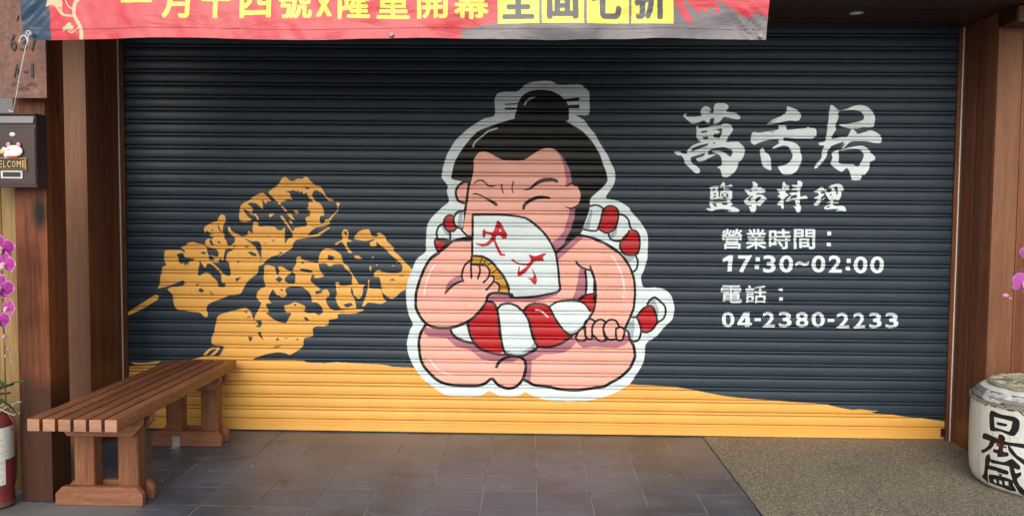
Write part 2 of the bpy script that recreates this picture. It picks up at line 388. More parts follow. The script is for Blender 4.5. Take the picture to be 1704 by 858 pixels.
    # hair
    B(720,125,5.325)
    f(BLK, '752,405 745,310 760,240 800,180 860,145 940,132 1040,140 1120,175 1180,230 1205,290 1205,350 1170,415')
    f(BLK, '640,256 755,250 755,260 640,266;640,290 750,292 750,302 640,303;1150,215 1298,197 1298,230 1150,237;1190,268 1300,262 1300,297 1190,297', False)
    f(BLK, '755,385 640,410 520,450 400,500 330,570 260,660 200,760 175,852 165,905 180,925 260,940 330,950 700,1000 1150,1000 1230,1150 1200,1280 1180,1450 1110,1560 1090,1575 1120,1580 1230,1450 1310,1385 1350,1325 1390,1180 1400,1090 1500,1000 1548,935 1535,852 1510,790 1480,700 1420,600 1340,510 1260,455 1170,410 960,392')
    # body
    B(0,0,1)
    f(SKN, '785.6,398 750,402 733,417 716.6,430 705.4,448.5 697,471 692.7,489.5 692,512 698,527 707,540 700,553.6 697,567 697,582 702,602 711,616 723,628 738,637 761,641 791,641.5 806,638 818.5,629 829,640 844,646 858,643 868.5,632.4 871.5,628.6 882,634 889,640 910,642.6 933,647 959,648.6 978.5,646 1004,642.6 1016,636 1033,626.7 1048,611.5 1054,599 1057,590 1054,573.6 1051,560 1040,548 1048,528 1054,511 1056,484 1054,461 1046,440 1031,421 1010,406 991,398 964,391 925,421', False)
    # face + ears
    B(720,280,5.325)
    f(SKN, '330,115 270,125 225,160 205,215 225,280 290,310')
    f(SKN, '350,-3 360,-85 400,-140 450,-155 510,-140 570,-105 640,-80 790,-77 870,-120 950,-170 1020,-187 1090,-172 1150,-115 1190,-55 1215,-3 1235,140 1290,165 1315,230 1305,300 1270,338 1263,350 1250,440 1220,540 1170,640 1110,735 1075,750 900,700 345,640 345,605 320,605 265,540 280,400 300,300 320,150 335,100')
    f(SHD, '1020,-187 1090,-165 1130,-105 1150,-55 1165,-3 1180,90 1175,165 1235,135 1215,-3 1190,-55 1150,-115 1090,-178', False)
    f(SHD, '1215,360 1200,440 1160,560 1110,620 1045,660 1080,750 1110,740 1185,620 1225,540 1255,440 1265,350', False)
    f(SKN, '1080,760 1300,585 1500,650 1400,800 1100,830', False)
    f(SHD, '1085,755 1300,590 1345,602 1240,700 1105,815', False)
    k(BLK, 3.8, '1300,590 1400,612 1500,650 1640,740')
    # hair rim lines and strands
    k(BLK, 4.2, '350,-100 352,0 335,100 318,160 300,300 282,400 262,540 320,607 350,607')
    k(BLK, 4.0, '330,120 270,125 225,160 205,215 225,285 290,312')
    k(BLK, 3.6, '358,-85 400,-143 450,-158 510,-143 570,-108 640,-83 790,-80 870,-123 950,-173 1020,-190 1090,-175 1150,-118 1190,-58 1218,0')
    k(BLK, 3.0, '1185,162 1210,142 1250,133 1295,165 1318,230 1308,300 1275,336 1220,355 1170,335', taper=True)
    k(BLK, 4.5, '1300,575 1230,625 1170,680 1085,755', False)
    f(BLK, '1395,320 1350,500 1300,590 1225,630 1185,640 1225,540 1255,440 1270,348 1300,320 1330,240')
    # features
    f(BLK, '362,147 375,120 410,100 450,105 490,145 520,155 572,148 530,165 490,160 455,125 420,112 385,125;793,190 850,178 920,115 980,88 1040,83 1090,93 1113,115 1105,127 1060,117 990,122 930,142 860,190;350,228 375,218 420,230 480,262 560,302 577,325 555,333 500,292 440,252 390,233;795,362 800,320 850,275 910,248 970,243 1030,253 1045,270 1000,270 930,273 860,303 825,335 812,366')
    k(BLK, 1.8, '612,140 612,180 628,218;715,120 703,180 712,217')
    # left shoulder rope
    f(WHT, '160,625 200,540 265,530 320,600 240,615;195,480 200,400 260,375 277,400 265,530 220,520;35,590 50,520 100,490 130,545 155,570 145,640 60,640')
    f(GRY, '218,520 235,392 268,385 260,530;75,520 100,500 150,570 145,605 110,575', False)
    f(RED, '100,500 105,450 140,415 190,420 190,490 220,530 190,555 130,550;20,640 60,632 150,640 185,650 120,700 60,735 32,700')
    k(BLK, 3.4, '270,378 225,385 192,425 188,480 215,520 262,535;190,425 145,415 108,445 100,500 130,548 185,555 215,520;100,488 55,515 35,580 60,640 145,640 155,575 130,548;30,625 18,650 32,710 60,738 110,705 190,640 300,612 345,605;25,635 90,625 170,650;255,545 310,600;0,790 60,750')
    # right shoulder rope
    B(960,320,6.13)
    f(WHT, '60,380 100,260 150,140 210,130 265,160 255,230 230,330 200,385 130,390;425,220 470,230 520,270 535,330 530,400 490,470 420,495 360,485 320,430 390,380 415,300;470,640 600,640 620,700 600,780 570,810 520,740')
    f(GRY, '60,380 110,260 150,165 160,210 140,290 125,382;330,430 390,380 415,340 405,420 362,470;475,640 595,648 570,690 510,710', False)
    f(RED, '265,190 300,150 350,140 400,165 425,210 415,290 390,370 330,405 280,405 225,370 250,270;445,490 520,400 560,380 610,400 640,460 630,560 610,620 560,640 490,625 445,580')
    k(BLK, 3.2, '135,140 200,130 265,165 250,250 210,380 140,390 60,375;265,185 300,148 350,138 402,162 425,215 412,300 385,375 320,410 280,408 220,370;425,220 480,235 525,280 540,340 560,380;320,420 345,475 400,497 460,485 510,440 530,390;445,490 440,560 480,625 560,640 615,625 638,560 638,460 610,400 560,380;600,645 622,710 605,780 570,812')
    # torso shades
    B(0,0,1)
    f(SHD, '813.5,492 832,489 850,491 880,493 930,484 927,490 903,498.6 890,501.6 856,501.6 813.5,500', False)
    B(880,400,4.768)
    f(SHD, '405,210 450,240 455,330 450,400 430,430 390,470 345,465 370,400 390,310', False)
    B(670,400,5.364)
    f(SHD, '375,475 385,420 410,370 450,335 490,315 520,320 550,355 480,380 420,420')
    B(670,540,6.6)
    f(SHD, '250,20 300,35 520,45 540,100 600,150 700,185 780,195 830,250 950,300 1060,325 1160,310 1250,340 1420,290 1460,310 1460,380 1415,385 1408,600 1330,590 1350,470 1345,400 1290,365 1200,415 1090,410 880,385 730,270 590,240 520,180 480,140 290,130 230,80', False)
    B(880,560,6.6)
    f(SHD, '-20,210 80,140 200,120 330,100 450,30 510,-10 1080,-20 1112,50 1050,90 960,122 860,118 720,103 600,120 520,60 460,130 380,175 250,192 160,190 100,225 25,255 32,300 20,470 0,495 -40,500 -30,300', False)
    # belt
    B(670,540,6.6)
    f(WHT, '515,35 545,100 600,150 700,185 790,200 740,60 707,-22 600,22;1060,-150 1395,-130 1430,150 1462,200 1452,262 1400,300 1330,335 1230,345 1150,320 1110,280 1075,130')
    f(GRY, '540,80 600,120 680,160 770,185 760,196 690,186 600,150;1130,275 1200,300 1300,300 1400,250 1440,190 1460,190 1455,262 1400,300 1330,335 1230,345 1150,320', False)
    B(670,400,5.364)
    f(WHT, '840,600 880,570 950,560 1020,585 1070,620 1110,680 1140,760 1160,880 870,880')
    f(RED, '575,735 650,670 720,590 760,545 810,560 840,600 855,700 870,858 885,930 902,980 861,1010 772,995 691,960 642,910 612,825')
    B(880,400,4.768)
    f(RED, '-46,556 -22,530 0,512 60,500 120,505 160,530 200,600 250,680 325,745 300,795 230,828 150,848 80,848 52,800 22,720 -8,640')
    f(WHT, '165,525 220,490 300,475 380,475 440,500 490,560 460,620 430,690 380,730 320,745 270,700 210,600')
    f(GRY, '300,715 350,715 420,680 470,600 480,580 470,640 430,690 380,735 320,745', False)
    f(RED, '390,475 430,435 500,418 520,470 512,552 490,552 450,510')
    f(WHT, '450,232 497,240 510,320 515,418 450,425 460,330', False)
    # right hand and rope tail
    f(SKN, '375,770 390,735 435,690 450,730 455,780 420,795;440,660 470,625 500,620 525,640 505,690 505,740 500,775 460,775 445,720;510,660 550,625 590,630 610,650 590,690 600,740 610,790 540,790 510,750 505,700;600,660 640,628 690,635 720,680 690,710 690,780 640,785 600,750 590,700;690,700 730,685 755,705 755,750 740,790 700,785 690,740')
    f(WHT, '765,700 800,640 840,605 880,660 890,730 870,785 830,800 800,780;940,500 970,460 1010,450 1080,520 1085,580 1060,620 1020,650 1010,590 985,530')
    f(GRY, '770,700 800,645 835,615 840,700 820,790 800,775;945,505 975,465 1000,470 1030,540 1028,600 1012,610 1000,560 985,530', False)
    f(RED, '860,600 900,545 940,520 985,530 1010,600 1020,650 980,700 930,725 895,720 880,660')
    k(BLK, 4.0, '530,-5 620,30 720,100 790,190 830,290 842,400 832,530 802,610 765,692')
    k(BLK, 3.4, '376,168 400,200 450,226 495,236;487,205 500,250 525,320 532,400 530,480 515,550 485,608', taper=False)
    k(BLK, 3.8, '448,240 456,320 450,420 405,468;500,240 520,310 518,420 520,480')
    k(BLK, 3.2, '165,522 220,488 300,474 380,477 440,500 490,560;165,530 200,600 260,690 325,745 380,730 435,680 485,600;-44,552 -22,530 0,513 60,500 120,505 165,530;390,477 430,437 510,420')
    k(BLK, 3.4, '372,770 388,792 430,795 452,780 440,700;372,765 400,710 440,690;440,690 450,640 490,620 525,640;450,690 448,750 470,778 500,775 503,690 530,640 570,625 605,645 590,700 602,760 615,790 560,795 510,750;600,660 640,628 690,635 718,685;592,700 605,750 640,785 690,780;690,700 728,685 757,708 752,760 735,792 700,785 690,740 690,700')
    k(BLK, 3.4, '800,605 855,603 900,545 945,518 985,530 1012,600 1018,650;765,702 790,730 800,780 830,800 872,785 890,720 880,660 855,603;895,720 935,727 985,700 1020,650 1065,620 1085,575 1078,520 1040,480 1000,450 965,468 940,505')
    # fan
    B(770,340,5.361)
    f(WHT, '95,95 280,92 440,100 560,120 640,175 730,260 790,350 830,440 850,560 860,680 860,765 740,800 620,820 430,825 410,740 370,650 300,560 250,505 180,465 85,460', False)
    f(GRY, '430,757 620,765 860,762 740,800 600,820 433,822', False, alpha=.6)
    f(GLD, '85,460 180,465 250,505 310,570 370,655 410,740 430,805 330,795 325,740 300,690 270,640 240,590 200,540 150,530 80,535', False)
    f(SKN, '-10,690 0,600 20,540 50,500 85,488 85,535 150,540 220,560 245,620 270,645 310,690 330,750 310,792 235,805 100,800 0,760')
    k(BLK, 1.6, '175,475 150,532;260,515 215,550;315,575 248,615;370,657 280,665;397,737 330,735;205,500 190,520', False)
    k(BLK, 3.8, '92,93 280,90 440,100 560,122 640,175 730,260 790,350 830,440 850,560 860,680 862,768 740,803 620,822 432,825 410,740 370,650 300,560 250,505 180,465 92,458')
    k(BLK, 3.8, '90,93 84,460', False)
    k(BLK, 3.2, '5,685 -8,640 0,590 25,535 85,488;80,460 75,560 78,655;85,535 140,543 155,590 135,662;150,540 205,545 240,590 228,650 185,695;245,633 275,645 272,690 210,762;280,685 320,710 328,755 300,795', taper=False)
    f(RED, '305,150 320,145 335,165 345,195 375,235 395,270 385,300 360,308 345,290 325,275 300,285 290,320 310,370 345,430 380,445 375,458 335,455 315,420 290,370 275,330 230,365 180,375 140,362 120,345 160,350 210,345 250,310 265,280 210,262 195,295 180,290 178,240 195,218 210,240 270,245 290,215 300,180')
    k(RED, 1.6, '305,150 335,165 395,270 385,300;300,180 290,215 250,310 180,375 120,345;290,320 310,370 350,450;180,240 195,290', False)
    f(WHT, '332,214 346,238 324,246', False)
    f(RED, '435,495 455,488 475,510 530,530 570,530 610,500 590,455 600,448 650,460 720,435 748,440 715,470 725,500 690,505 640,510 600,560 560,605 510,640 490,635 490,600 503,550 510,560 508,600 540,575 575,545 510,540 465,520;622,575 640,610 660,655 660,690 645,715 625,700 605,675 580,655 620,655 635,640')
    k(RED, 1.6, '435,495 510,530 590,530 640,480 740,440;600,455 640,470 720,490;640,500 560,600 500,635 503,560;622,580 655,660 645,705 590,657', False)
    # outlines of arm, legs, belt
    B(670,400,5.364)
    k(BLK, 4.6, '620,-5 430,8 340,92 250,160 190,260 145,380 120,480 120,600 160,680 210,740 280,772 350,780 440,775 520,750 600,710 670,650 740,560 765,488 830,466 965,478 975,500')
    k(BLK, 3.6, '375,478 420,425 480,380 550,355', taper=True)
    k(BLK, 4.0, '575,735 610,858 640,900;840,600 858,700 870,858;770,540 815,560 845,605 880,572 950,560 1020,583 1072,625 1120,580 1180,560;1072,625 1120,700 1145,780 1165,870')
    B(670,540,6.6)
    k(BLK, 4.0, '525,40 548,100 600,150 700,185 790,200;720,-10 745,120 790,200 850,262 950,302;950,302 1060,325 1160,325 1250,342 1330,335 1400,300 1460,262;1065,0 1078,130 1110,280 1150,320')
    k(BLK, 3.6, '1395,0 1430,140 1460,190')
    k(BLK, 4.8, '250,5 200,90 180,180 185,290 210,410 270,500 350,580 450,640 600,665 800,668 900,645 980,590 1050,660 1150,697 1240,680 1310,610 1345,520 1352,440 1335,385 1280,352 1200,345 1120,365 1060,410 1030,460')
    B(880,560,6.6)
    k(BLK, 4.2, '50,0 70,60 95,110 60,150 0,180;95,108 200,112 330,82 470,0')
    k(BLK, 4.8, '-68,460 0,495 60,528 200,545 350,575 520,585 650,570 820,545 900,500 1010,440 1110,340 1150,260 1165,200 1150,100 1120,50')
    # highlights
    PK=(.85,.70,.66); HL=(.62,.64,.66)
    B(720,125,5.325); k(HL, 2.6, '355,640 380,590 440,540 490,500 570,472;815,265 830,235 870,205 905,195')
    B(670,400,5.364); k(PK, 2.6, '290,215 240,290 210,380 192,480')
    B(670,540,6.6);   k(PK, 2.6, '290,370 350,450 420,510 530,550')
    B(880,400,4.768); k(PK, 3.2, '665,125 710,200 745,300 760,400;750,440 752,460'); k(PK, 2.4, '55,548 100,560 150,605')

def paint_letters(c):
    f, k, B = c.fill, c.stroke, c.block
    B(1110,165,6.357)
    f(TXT, '170,180 200,150 218,150 195,180 250,190 340,182 365,175 355,135 365,100 400,75 435,82 468,110 465,125 440,140 490,145 495,80 520,45 600,42 640,60 650,90 625,130 690,140 745,150 745,165 775,185 770,210 730,215 660,200 600,190 570,225 530,260 490,262 500,205 455,210 450,255 430,260 390,225 320,255 265,262 230,235')
    f(TXT, '310,400 312,330 308,290 320,280 335,290 340,310 430,300 460,285 570,275 600,255 640,262 685,280 688,300 698,325 670,370 640,410 640,430 620,455 740,450 780,475 820,520 820,570 790,640 755,670 750,705 715,770 660,815 625,828 585,815 560,740 530,725 545,712 575,700 580,660 560,600 520,575 470,550 560,548 620,575 665,610 690,575 685,540 640,520 590,508 500,520 450,540 430,590 520,580 450,620 350,665 305,630 380,605 400,570 300,600 250,620 260,670 300,700 340,735 348,770 325,788 295,780 250,740 190,680 180,640 150,600 100,590 75,552 145,552 150,570 210,578 215,540 270,490 350,460 380,475 340,440')
    f(NAVY,'358,340 420,330 425,350 362,362;373,400 437,395 432,420 395,425;463,325 530,316 585,308 575,370 555,414 490,405 495,370 540,365 562,345 520,325;485,460 508,460 508,475 485,475;253,558 270,520 340,488 440,468 425,492 350,520', False)
    B(1240,170,6.6)
    f(TXT, '240,243 300,195 400,150 450,110 460,85 455,55 480,50 580,90 590,110 612,125 612,160 590,200 570,207 480,205 400,220 300,240;60,440 65,380 75,340 95,328 150,335 260,320 360,300 365,265 380,255 440,255 455,275 460,305 560,295 670,285 690,265 705,270 705,285 760,287 778,310 780,370 745,395 720,400 560,400 430,390 425,425 480,430 550,450 600,500 605,545 620,600 615,660 590,710 560,760 500,795 440,800 400,780 370,740 360,710 430,690 480,665 510,620 520,580 500,530 470,490 420,478 370,490 320,510 297,517 310,490 370,450 362,425 380,410 300,410 200,430 130,455 100,470 80,460;165,520 190,500 205,510 220,545 260,580 280,630 285,740 260,745 200,710 175,640 165,580')
    f(NAVY,'258,228 350,190 345,196 262,234;260,325 330,315 300,330', False)
    B(1345,165,5.918)
    f(TXT, '215,70 240,62 300,110 370,100 440,70 500,60 560,68 610,100 640,135 655,180 640,275 540,280 480,290 390,288 300,252 400,240 500,220 540,200 545,160 510,120 440,108 360,112 300,125 295,180 270,250 270,300 240,350 235,390 320,375 380,370 400,340 420,300 440,298 475,330 480,345 570,320 600,308 640,315 700,350 725,390 710,430 640,430 560,415 450,415 400,430 350,480 330,480 375,430 340,450 310,485 350,420 230,460 215,480 190,510 180,560 140,620 95,670 65,685 62,665 85,630 125,580 140,500 155,460 110,455 100,430 165,415 175,370 190,260 200,180')
    f(TXT, '220,630 235,580 230,540 260,510 330,495 400,475 480,462 540,462 590,490 620,530 655,570 650,600 610,620 600,680 560,740 530,750 520,785 490,798 430,795 420,755 400,705 375,680 330,715 290,700 240,660')
    f(NAVY,'300,510 350,505 440,492 500,495 545,540 530,600 490,665 440,640 390,640 340,640 300,625 300,570')
    B(1170,295,13.2)
    f(TXT, '135,235 200,200 330,185 350,200 335,220 335,300 610,285 635,350 630,480 600,500 600,530 640,560 640,600 600,640 680,650 790,710 790,745 740,775 690,765 520,745 620,725 500,700 380,695 270,710 200,740 110,725 65,680 170,675 145,620 145,530 250,540 500,530 520,495 430,490 380,480 380,440 370,460 320,480 200,500 150,480 160,300 165,250;360,220 420,120 440,105 475,130 480,180 530,185 600,155 640,180 655,215 560,215 480,225 480,250 580,250 570,265 480,275 480,300 450,300 450,225')
    f(NAVY,'215,255 240,235 265,245 240,300 210,300;220,350 285,340 280,375 230,380;225,420 285,400 280,430 230,465;400,335 550,330 545,470 500,475 400,465;200,570 275,570 290,620 320,640 250,640;410,560 540,560 530,600 480,610 420,600;335,310 380,305 365,420 340,430', False)
    k(TXT, 1.7, '410,335 535,465;540,340 410,450;470,335 480,400', False)
    f(TXT, '1080,100 1110,95 1160,115 1200,160 1190,210 1270,210 1300,245 1360,260 1365,320 1290,345 1170,350 1165,380 1260,375 1340,410 1400,480 1390,500 1350,510 1330,560 1280,595 1240,630 1170,610 1165,700 1130,765 1085,778 1040,745 1015,680 1005,635 1060,640 1060,610 990,610 930,580 895,520 930,480 990,430 1040,400 990,390 950,330 910,290 920,260 960,265 1020,265 1080,235 1095,180')
    f(NAVY,'1000,305 1060,280 1085,290 1060,320;1150,270 1190,250 1170,290;985,480 1000,450 1080,400 1090,430 1020,480 1060,500 1060,525 1000,520;1150,500 1170,450 1250,420 1270,450 1230,510 1180,545 1140,540', False)
    B(1285,295,13.1)
    f(TXT, '220,200 225,120 245,100 275,115 300,165 350,175 380,215 340,225 380,260 350,290 290,300 300,345 345,370 340,400 290,430 260,470 245,510 255,550 245,590 248,650 235,685 210,685 190,650 190,610 115,605 120,570 160,520 190,500 180,460 120,420 115,405 170,370 110,320 165,325 100,270 105,255 180,250 210,260;545,80 600,75 655,120 650,170 625,230 610,280 610,420 720,400 770,460 620,470 610,490 600,600 620,620 615,720 590,765 550,770 510,720 490,665 450,625 520,630 500,520 510,490 320,525 300,490 360,430 420,385 370,360 400,335 540,325 540,280 410,290 440,250 530,235 530,210 470,210 420,180 440,165 540,165;905,320 960,280 1050,220 1090,205 1120,240 1150,265 1185,260 1190,300 1160,310 1100,300 1060,320 1060,350 1120,360 1125,390 1070,430 1060,490 1145,440 1120,480 1060,520 1040,560 990,610 930,615 905,590 970,520 990,470 930,465 910,440 1000,400 1000,340;1145,320 1180,320 1240,330 1300,300 1280,240 1210,225 1280,175 1380,145 1460,145 1530,190 1560,280 1510,310 1500,400 1450,500 1390,500 1375,480 1340,510 1330,545 1440,545 1440,570 1330,580 1330,605 1400,625 1530,620 1580,650 1610,720 1590,740 1500,725 1370,735 1450,690 1330,690 1200,700 1140,690 1125,660 1170,620 1270,585 1270,560 1165,550 1240,540 1280,500 1240,490 1190,420')
    f(NAVY,'370,455 430,400 530,370 530,440 400,465;1340,215 1400,195 1430,230 1425,360 1390,380 1395,300 1350,250;1250,370 1300,350 1270,410;1290,440 1312,430 1300,462;1170,660 1210,630 1270,620 1230,660 1180,670;265,235 300,215 280,250', False)
    # opening hours and telephone number, stencilled
    B(1190,370,8.114)
    c.letters(TXT, '營業時間', [(85,365),(415,690),(725,1020),(1060,1350)], 86, 360, .0, 1.1)
    f(TXT, '1510,120 1565,120 1565,177 1510,177;1505,272 1562,275 1562,320 1505,318', False)
    B(1180,360,4.29)
    f(TXT, '97,300 140,277 170,277 160,392 130,392 136,315 97,325', False)
    c.letters(TXT, '73002', [(205,305),(385,475),(500,600),(730,830),(852,945)], 277, 400, .022)
    c.letters(TXT, '00', [(1030,1130),(1148,1248)], 284, 406, .022)
    c.glyph(TXT, '~', 615, 318, 712, 355, .03)
    f(TXT, '330,290 362,290 362,320 330,320;326,345 356,345 356,375 326,375;980,300 1010,300 1010,332 980,332;975,355 1005,357 1005,385 975,383', False)
    c.letters(TXT, '電話', [(84,236),(258,410)], 490, 617, .0, .8)
    f(TXT, '490,520 528,508 524,520 528,532 505,530;498,575 526,575 526,602 498,602', False)
    f(TXT, '250,682 289,682 289,755 303,757 303,775 288,775 288,786 256,786 256,775 200,775 200,757', False)
    f(NAVY, '229,756 257,720 257,756', False)
    c.letters(TXT, '02380', [(90,180),(382,470),(497,588),(617,707),(730,825)], 680, 790, .022)
    c.letters(TXT, '2233', [(910,1000),(1030,1113),(1142,1230),(1258,1350)], 686, 796, .022)
    f(TXT, '322,725 368,725 368,745 322,745;845,730 892,730 892,750 845,750', False)
# ------------------------------------------------------------------ materials of the place
M_laminate = wood('walnut_laminate', (.075, .021, .008), (.195, .068, .029), (.29, .118, .058), 'z', .36, 1.0, 0, .12, tone=.35)
M_laminate_l = wood('pale_daylit_walnut', (.11, .042, .020), (.18, .076, .038), (.25, .118, .064), 'z', .42, .9, 0, .12, tone=.08)  # paler copy of the walnut: daylight on the front faces put into the colour
M_soffit = wood('dark_soffit_wood', (.026, .009, .005), (.048, .018, .010), (.070, .030, .018), 'x', .4, .8, 0, .1, tone=.3)
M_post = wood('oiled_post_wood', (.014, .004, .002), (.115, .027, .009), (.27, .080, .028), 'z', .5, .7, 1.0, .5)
M_bench = wood('bench_wood', (.095, .030, .013), (.26, .094, .044), (.42, .18, .095), 'y', .42, 1.25, 0, .35, tone=.34)
M_bench_v = wood('bench_leg_wood', (.085, .028, .012), (.225, .085, .040), (.37, .165, .088), 'z', .42, 1.25, 0, .35, tone=.25)
M_bench_x = wood('bench_foot_wood', (.14, .050, .025), (.27, .11, .058), (.38, .18, .105), 'x', .45, 1.1, 0, .25, tone=.15)
M_fence = wood('pale_fence_wood', (.16, .09, .03), (.33, .21, .085), (.46, .32, .15), 'z', .6, .7, .7, .35, tone=.15)
M_trim = plain('pale_trim', (.72, .66, .62), .4, .0, var=.05)
M_metal = plain('galvanised_steel', (.52, .53, .55), .4, .9, var=.2)
M_white = plain('white_coated_wire', (.60, .60, .58), .4, var=.1)
M_black = plain('black_plastic', (.015, .015, .017), .45)
M_brass = plain('dull_gold', (.65, .42, .15), .4, .6)

# ------------------------------------------------------------------ the ground
m = Mat('pavement_concrete', (.25, .25, .24), .85); v = m.coords(rnd=False)
f = m.noise(v, 2.2, 8, .65); g = m.noise(v, 90, 3)
m.base(m.mix(.35, m.ramp(f, [(.3, (.09, .09, .09)), (.7, (.21, .21, .205))]), m.ramp(g, [(.3, (.07, .07, .07)), (.7, (.26, .26, .255))]))); m.bump(g, .35, .003)
M_conc = m.m
m = Mat('asphalt', (.09, .09, .09), .9); v = m.coords(rnd=False); g = m.noise(v, 120, 3)
m.base(m.ramp(g, [(.3, (.06, .06, .062)), (.7, (.13, .13, .13))])); m.bump(g, .5, .004); M_asph = m.m
mb = MB(); mb.add([(-900, -900, -.16), (900, -900, -.16), (900, 900, -.16), (-900, 900, -.16)], [(0, 1, 2, 3)]); struct(mb, 'road', M_asph)
m = Mat('light_paving', (.45, .45, .43), .8); v = m.coords(rnd=False); g = m.noise(v, 1.3, 6, .6); g2 = m.noise(v, 70, 3)
m.base(m.mix(.3, m.ramp(g, [(.3, (.36, .355, .34)), (.7, (.52, .515, .50))]), m.ramp(g2, [(.3, (.3, .3, .29)), (.7, (.58, .575, .56))]))); m.bump(g2, .3, .003); M_pave = m.m  # unseen paving, pale tone chosen so its bounce brightens the upper shutter
mb = MB().box(-60, 60, -10, 12, -.5, -.012, .0); struct(mb, 'pavement', M_pave)

# floor tiles
m = Mat('slate_tile', (.1, .1, .11), .3, spec=.4); v = m.coords((1, 7, 1)); oi = m.n('ObjectInfo')
f = m.noise(v, 5, 8, .75, .3); g = m.noise(v, 22, 6, .75)
tone = m.ramp(oi.outputs['Random'], [(0, (.80, .80, .84)), (.5, (.95, .93, .93)), (1, (1.0, .98, .96))])
c = m.mix(.45, m.ramp(f, [(.25, (.040, .048, .074)), (.5, (.105, .124, .17)), (.72, (.23, .25, .30))]), m.ramp(g, [(.3, (.04, .048, .070)), (.7, (.18, .195, .24))]))
c = m.mix(1.0, c, tone, 'MULTIPLY')
gp = m.n('NewGeometry'); st = m.noise(gp.outputs['Position'], 1.7, 6, .7); st2 = m.noise(gp.outputs['Position'], 11, 6, .75)
c = m.mix(m.ramp(st, [(.46, (0, 0, 0)), (.62, (.55, .55, .55))]), c, (.035, .032, .034)); c = m.mix(m.ramp(st2, [(.60, (0, 0, 0)), (.74, (.38, .38, .38))]), c, (.24, .235, .24))
m.base(c); m.rough(f, .26, .46); m.bump(g, .25, .002)
M_tile = m.m
m = Mat('pale_grout', (.3, .3, .3), .9); v = m.coords(rnd=False); m.base(m.ramp(m.noise(v, 3, 5), [(.36, (.045, .045, .045)), (.52, (.42, .42, .42))])); M_grout = m.m
m = Mat('pebble_wash', (.3, .27, .22), .75); v = m.coords(rnd=False)
vo = m.n('TexVoronoi'); vo.inputs['Scale'].default_value = 118; m.l(v, vo.inputs['Vector'])
sp = m.n('SeparateColor'); m.l(vo.outputs['Color'], sp.inputs[0])
c = m.ramp(sp.outputs[0], [(0, (.08, .066, .050)), (.3, (.22, .182, .135)), (.6, (.40, .345, .265)), (.85, (.46, .40, .31)), (1, (.68, .63, .54))])
c = m.mix(m.ramp(vo.outputs['Distance'], [(.30, (0, 0, 0)), (.66, (.85, .85, .85))]), c, (.06, .05, .038))
c = m.mix(.28, c, m.ramp(m.noise(v, 1.6, 4), [(.3, (.18, .145, .10)), (.7, (.36, .30, .215))])); m.base(c)
iv = m.n('Math', operation='SUBTRACT'); iv.inputs[0].default_value = 1; m.l(vo.outputs['Distance'], iv.inputs[1]); m.bump(iv.outputs[0], .7, .004)
M_peb = m.m

floor = bpy.data.objects.new('tiled_floor', None); C.objects.link(floor); floor['kind'] = 'structure'
MB().box(-3.05, 1.24, -3.0, .12, -.06, -.0035).build('grout_bed', M_grout, floor)
TX0, TY0, TP = -1.7366, -.045, .3
def tile_mesh(wx, wy):
    return MB().box(0, wx-.0046, 0, wy-.0046, -.012, 0, .0012)
rnd = random.Random(4); protos = {}
for i in range(-5, 11):
    for j in range(1, 11):
        x0, x1 = TX0+TP*i, TX0+TP*(i+1); y0, y1 = TY0-TP*j, TY0-TP*(j-1)
        x0 = max(x0, -3.05); x1 = min(x1, 1.238)
        if x1-x0 < .03: continue
        if y1 < -1.5 and x1 < -1.9: continue
        key = (round(x1-x0, 3), round(y1-y0, 3))
        loc = (x0+.0017, y0+.0017, rnd.uniform(-.0006, .0006)); rot = (rnd.uniform(-.0018, .0018), rnd.uniform(-.0018, .0018), 0)
        if key not in protos:
            o = tile_mesh(*key).build('tile', M_tile, floor); o.location = loc; protos[key] = o
        else: o = share(protos[key], floor, loc)
        o.rotation_euler = rot
key = 'sill'
for i in range(-5, 10):
    x0, x1 = max(TX0+TP*i, -3.05), min(TX0+TP*(i+1), 1.238)
    MB().box(x0+.0017, x1-.0017, TY0+.0017, .11, -.012, -.0002, .0012).build('tile', M_tile, floor)
MB().box(-3.05, -1.937, -3.0, -1.546, -.06, -.0012).build('cement_patch', M_conc, floor)
mb = MB(); nx, ny = 36, 60
for j in range(ny+1):
    for i in range(nx+1):
        x = 1.243+(3.3-1.243)*i/nx; y = -3.0+3.12*j/ny
        mb.v.append((x, y, .002+.003*noise.noise((x*1.3, y*1.3, 0))))
for j in range(ny):
    for i in range(nx): a = j*(nx+1)+i; mb.f.append((a, a+1, a+nx+2, a+nx+1))
struct(mb, 'pebble_wash_floor', M_peb, smooth=True)
MB().box(1.2385, 1.2425, -3.0, .1, -.05, .003).build('joint_strip', plain('dark_joint', (.03, .03, .03), .7), None, kind='structure')

# ------------------------------------------------------------------ building shell round the shopfront
m = Mat('grey_render_wall', (.3, .31, .33), .85); v = m.coords(rnd=False); f = m.noise(v, 1.5, 6); g = m.noise(v, 60, 4)
m.base(m.mix(.4, m.ramp(f, [(.3, (.08, .085, .095)), (.7, (.15, .155, .165))]), m.ramp(g, [(.3, (.17, .18, .19)), (.7, (.28, .29, .3))]))); m.bump(g, .3, .003); M_render = m.m
shop = thing('shop_building', (0, 0, 0), 'grey rendered shop building around the painted roller shutter', 'building')
MB().box(-7, -3.02, -.43, .3, 0, 4.6).build('side_wall', M_render, shop)
MB().box(3.27, 7, -.43, .3, 0, 4.6).build('side_wall', M_render, shop)
MB().box(-7, 7, -.42, 3.0, 4.6, 4.9).build('roof_slab', M_render, shop)
MB().box(-3.02, 3.27, .06, .3, 2.85, 4.6).build('upper_wall', M_render, shop)
MB().box(-3.4, 3.6, -1.32, -1.26, 2.85, 3.45, .004).build('fascia_board', M_laminate, shop)
MB().box(-3.4, 3.6, -1.26, .06, 3.40, 3.45).build('canopy_top', M_render, shop)
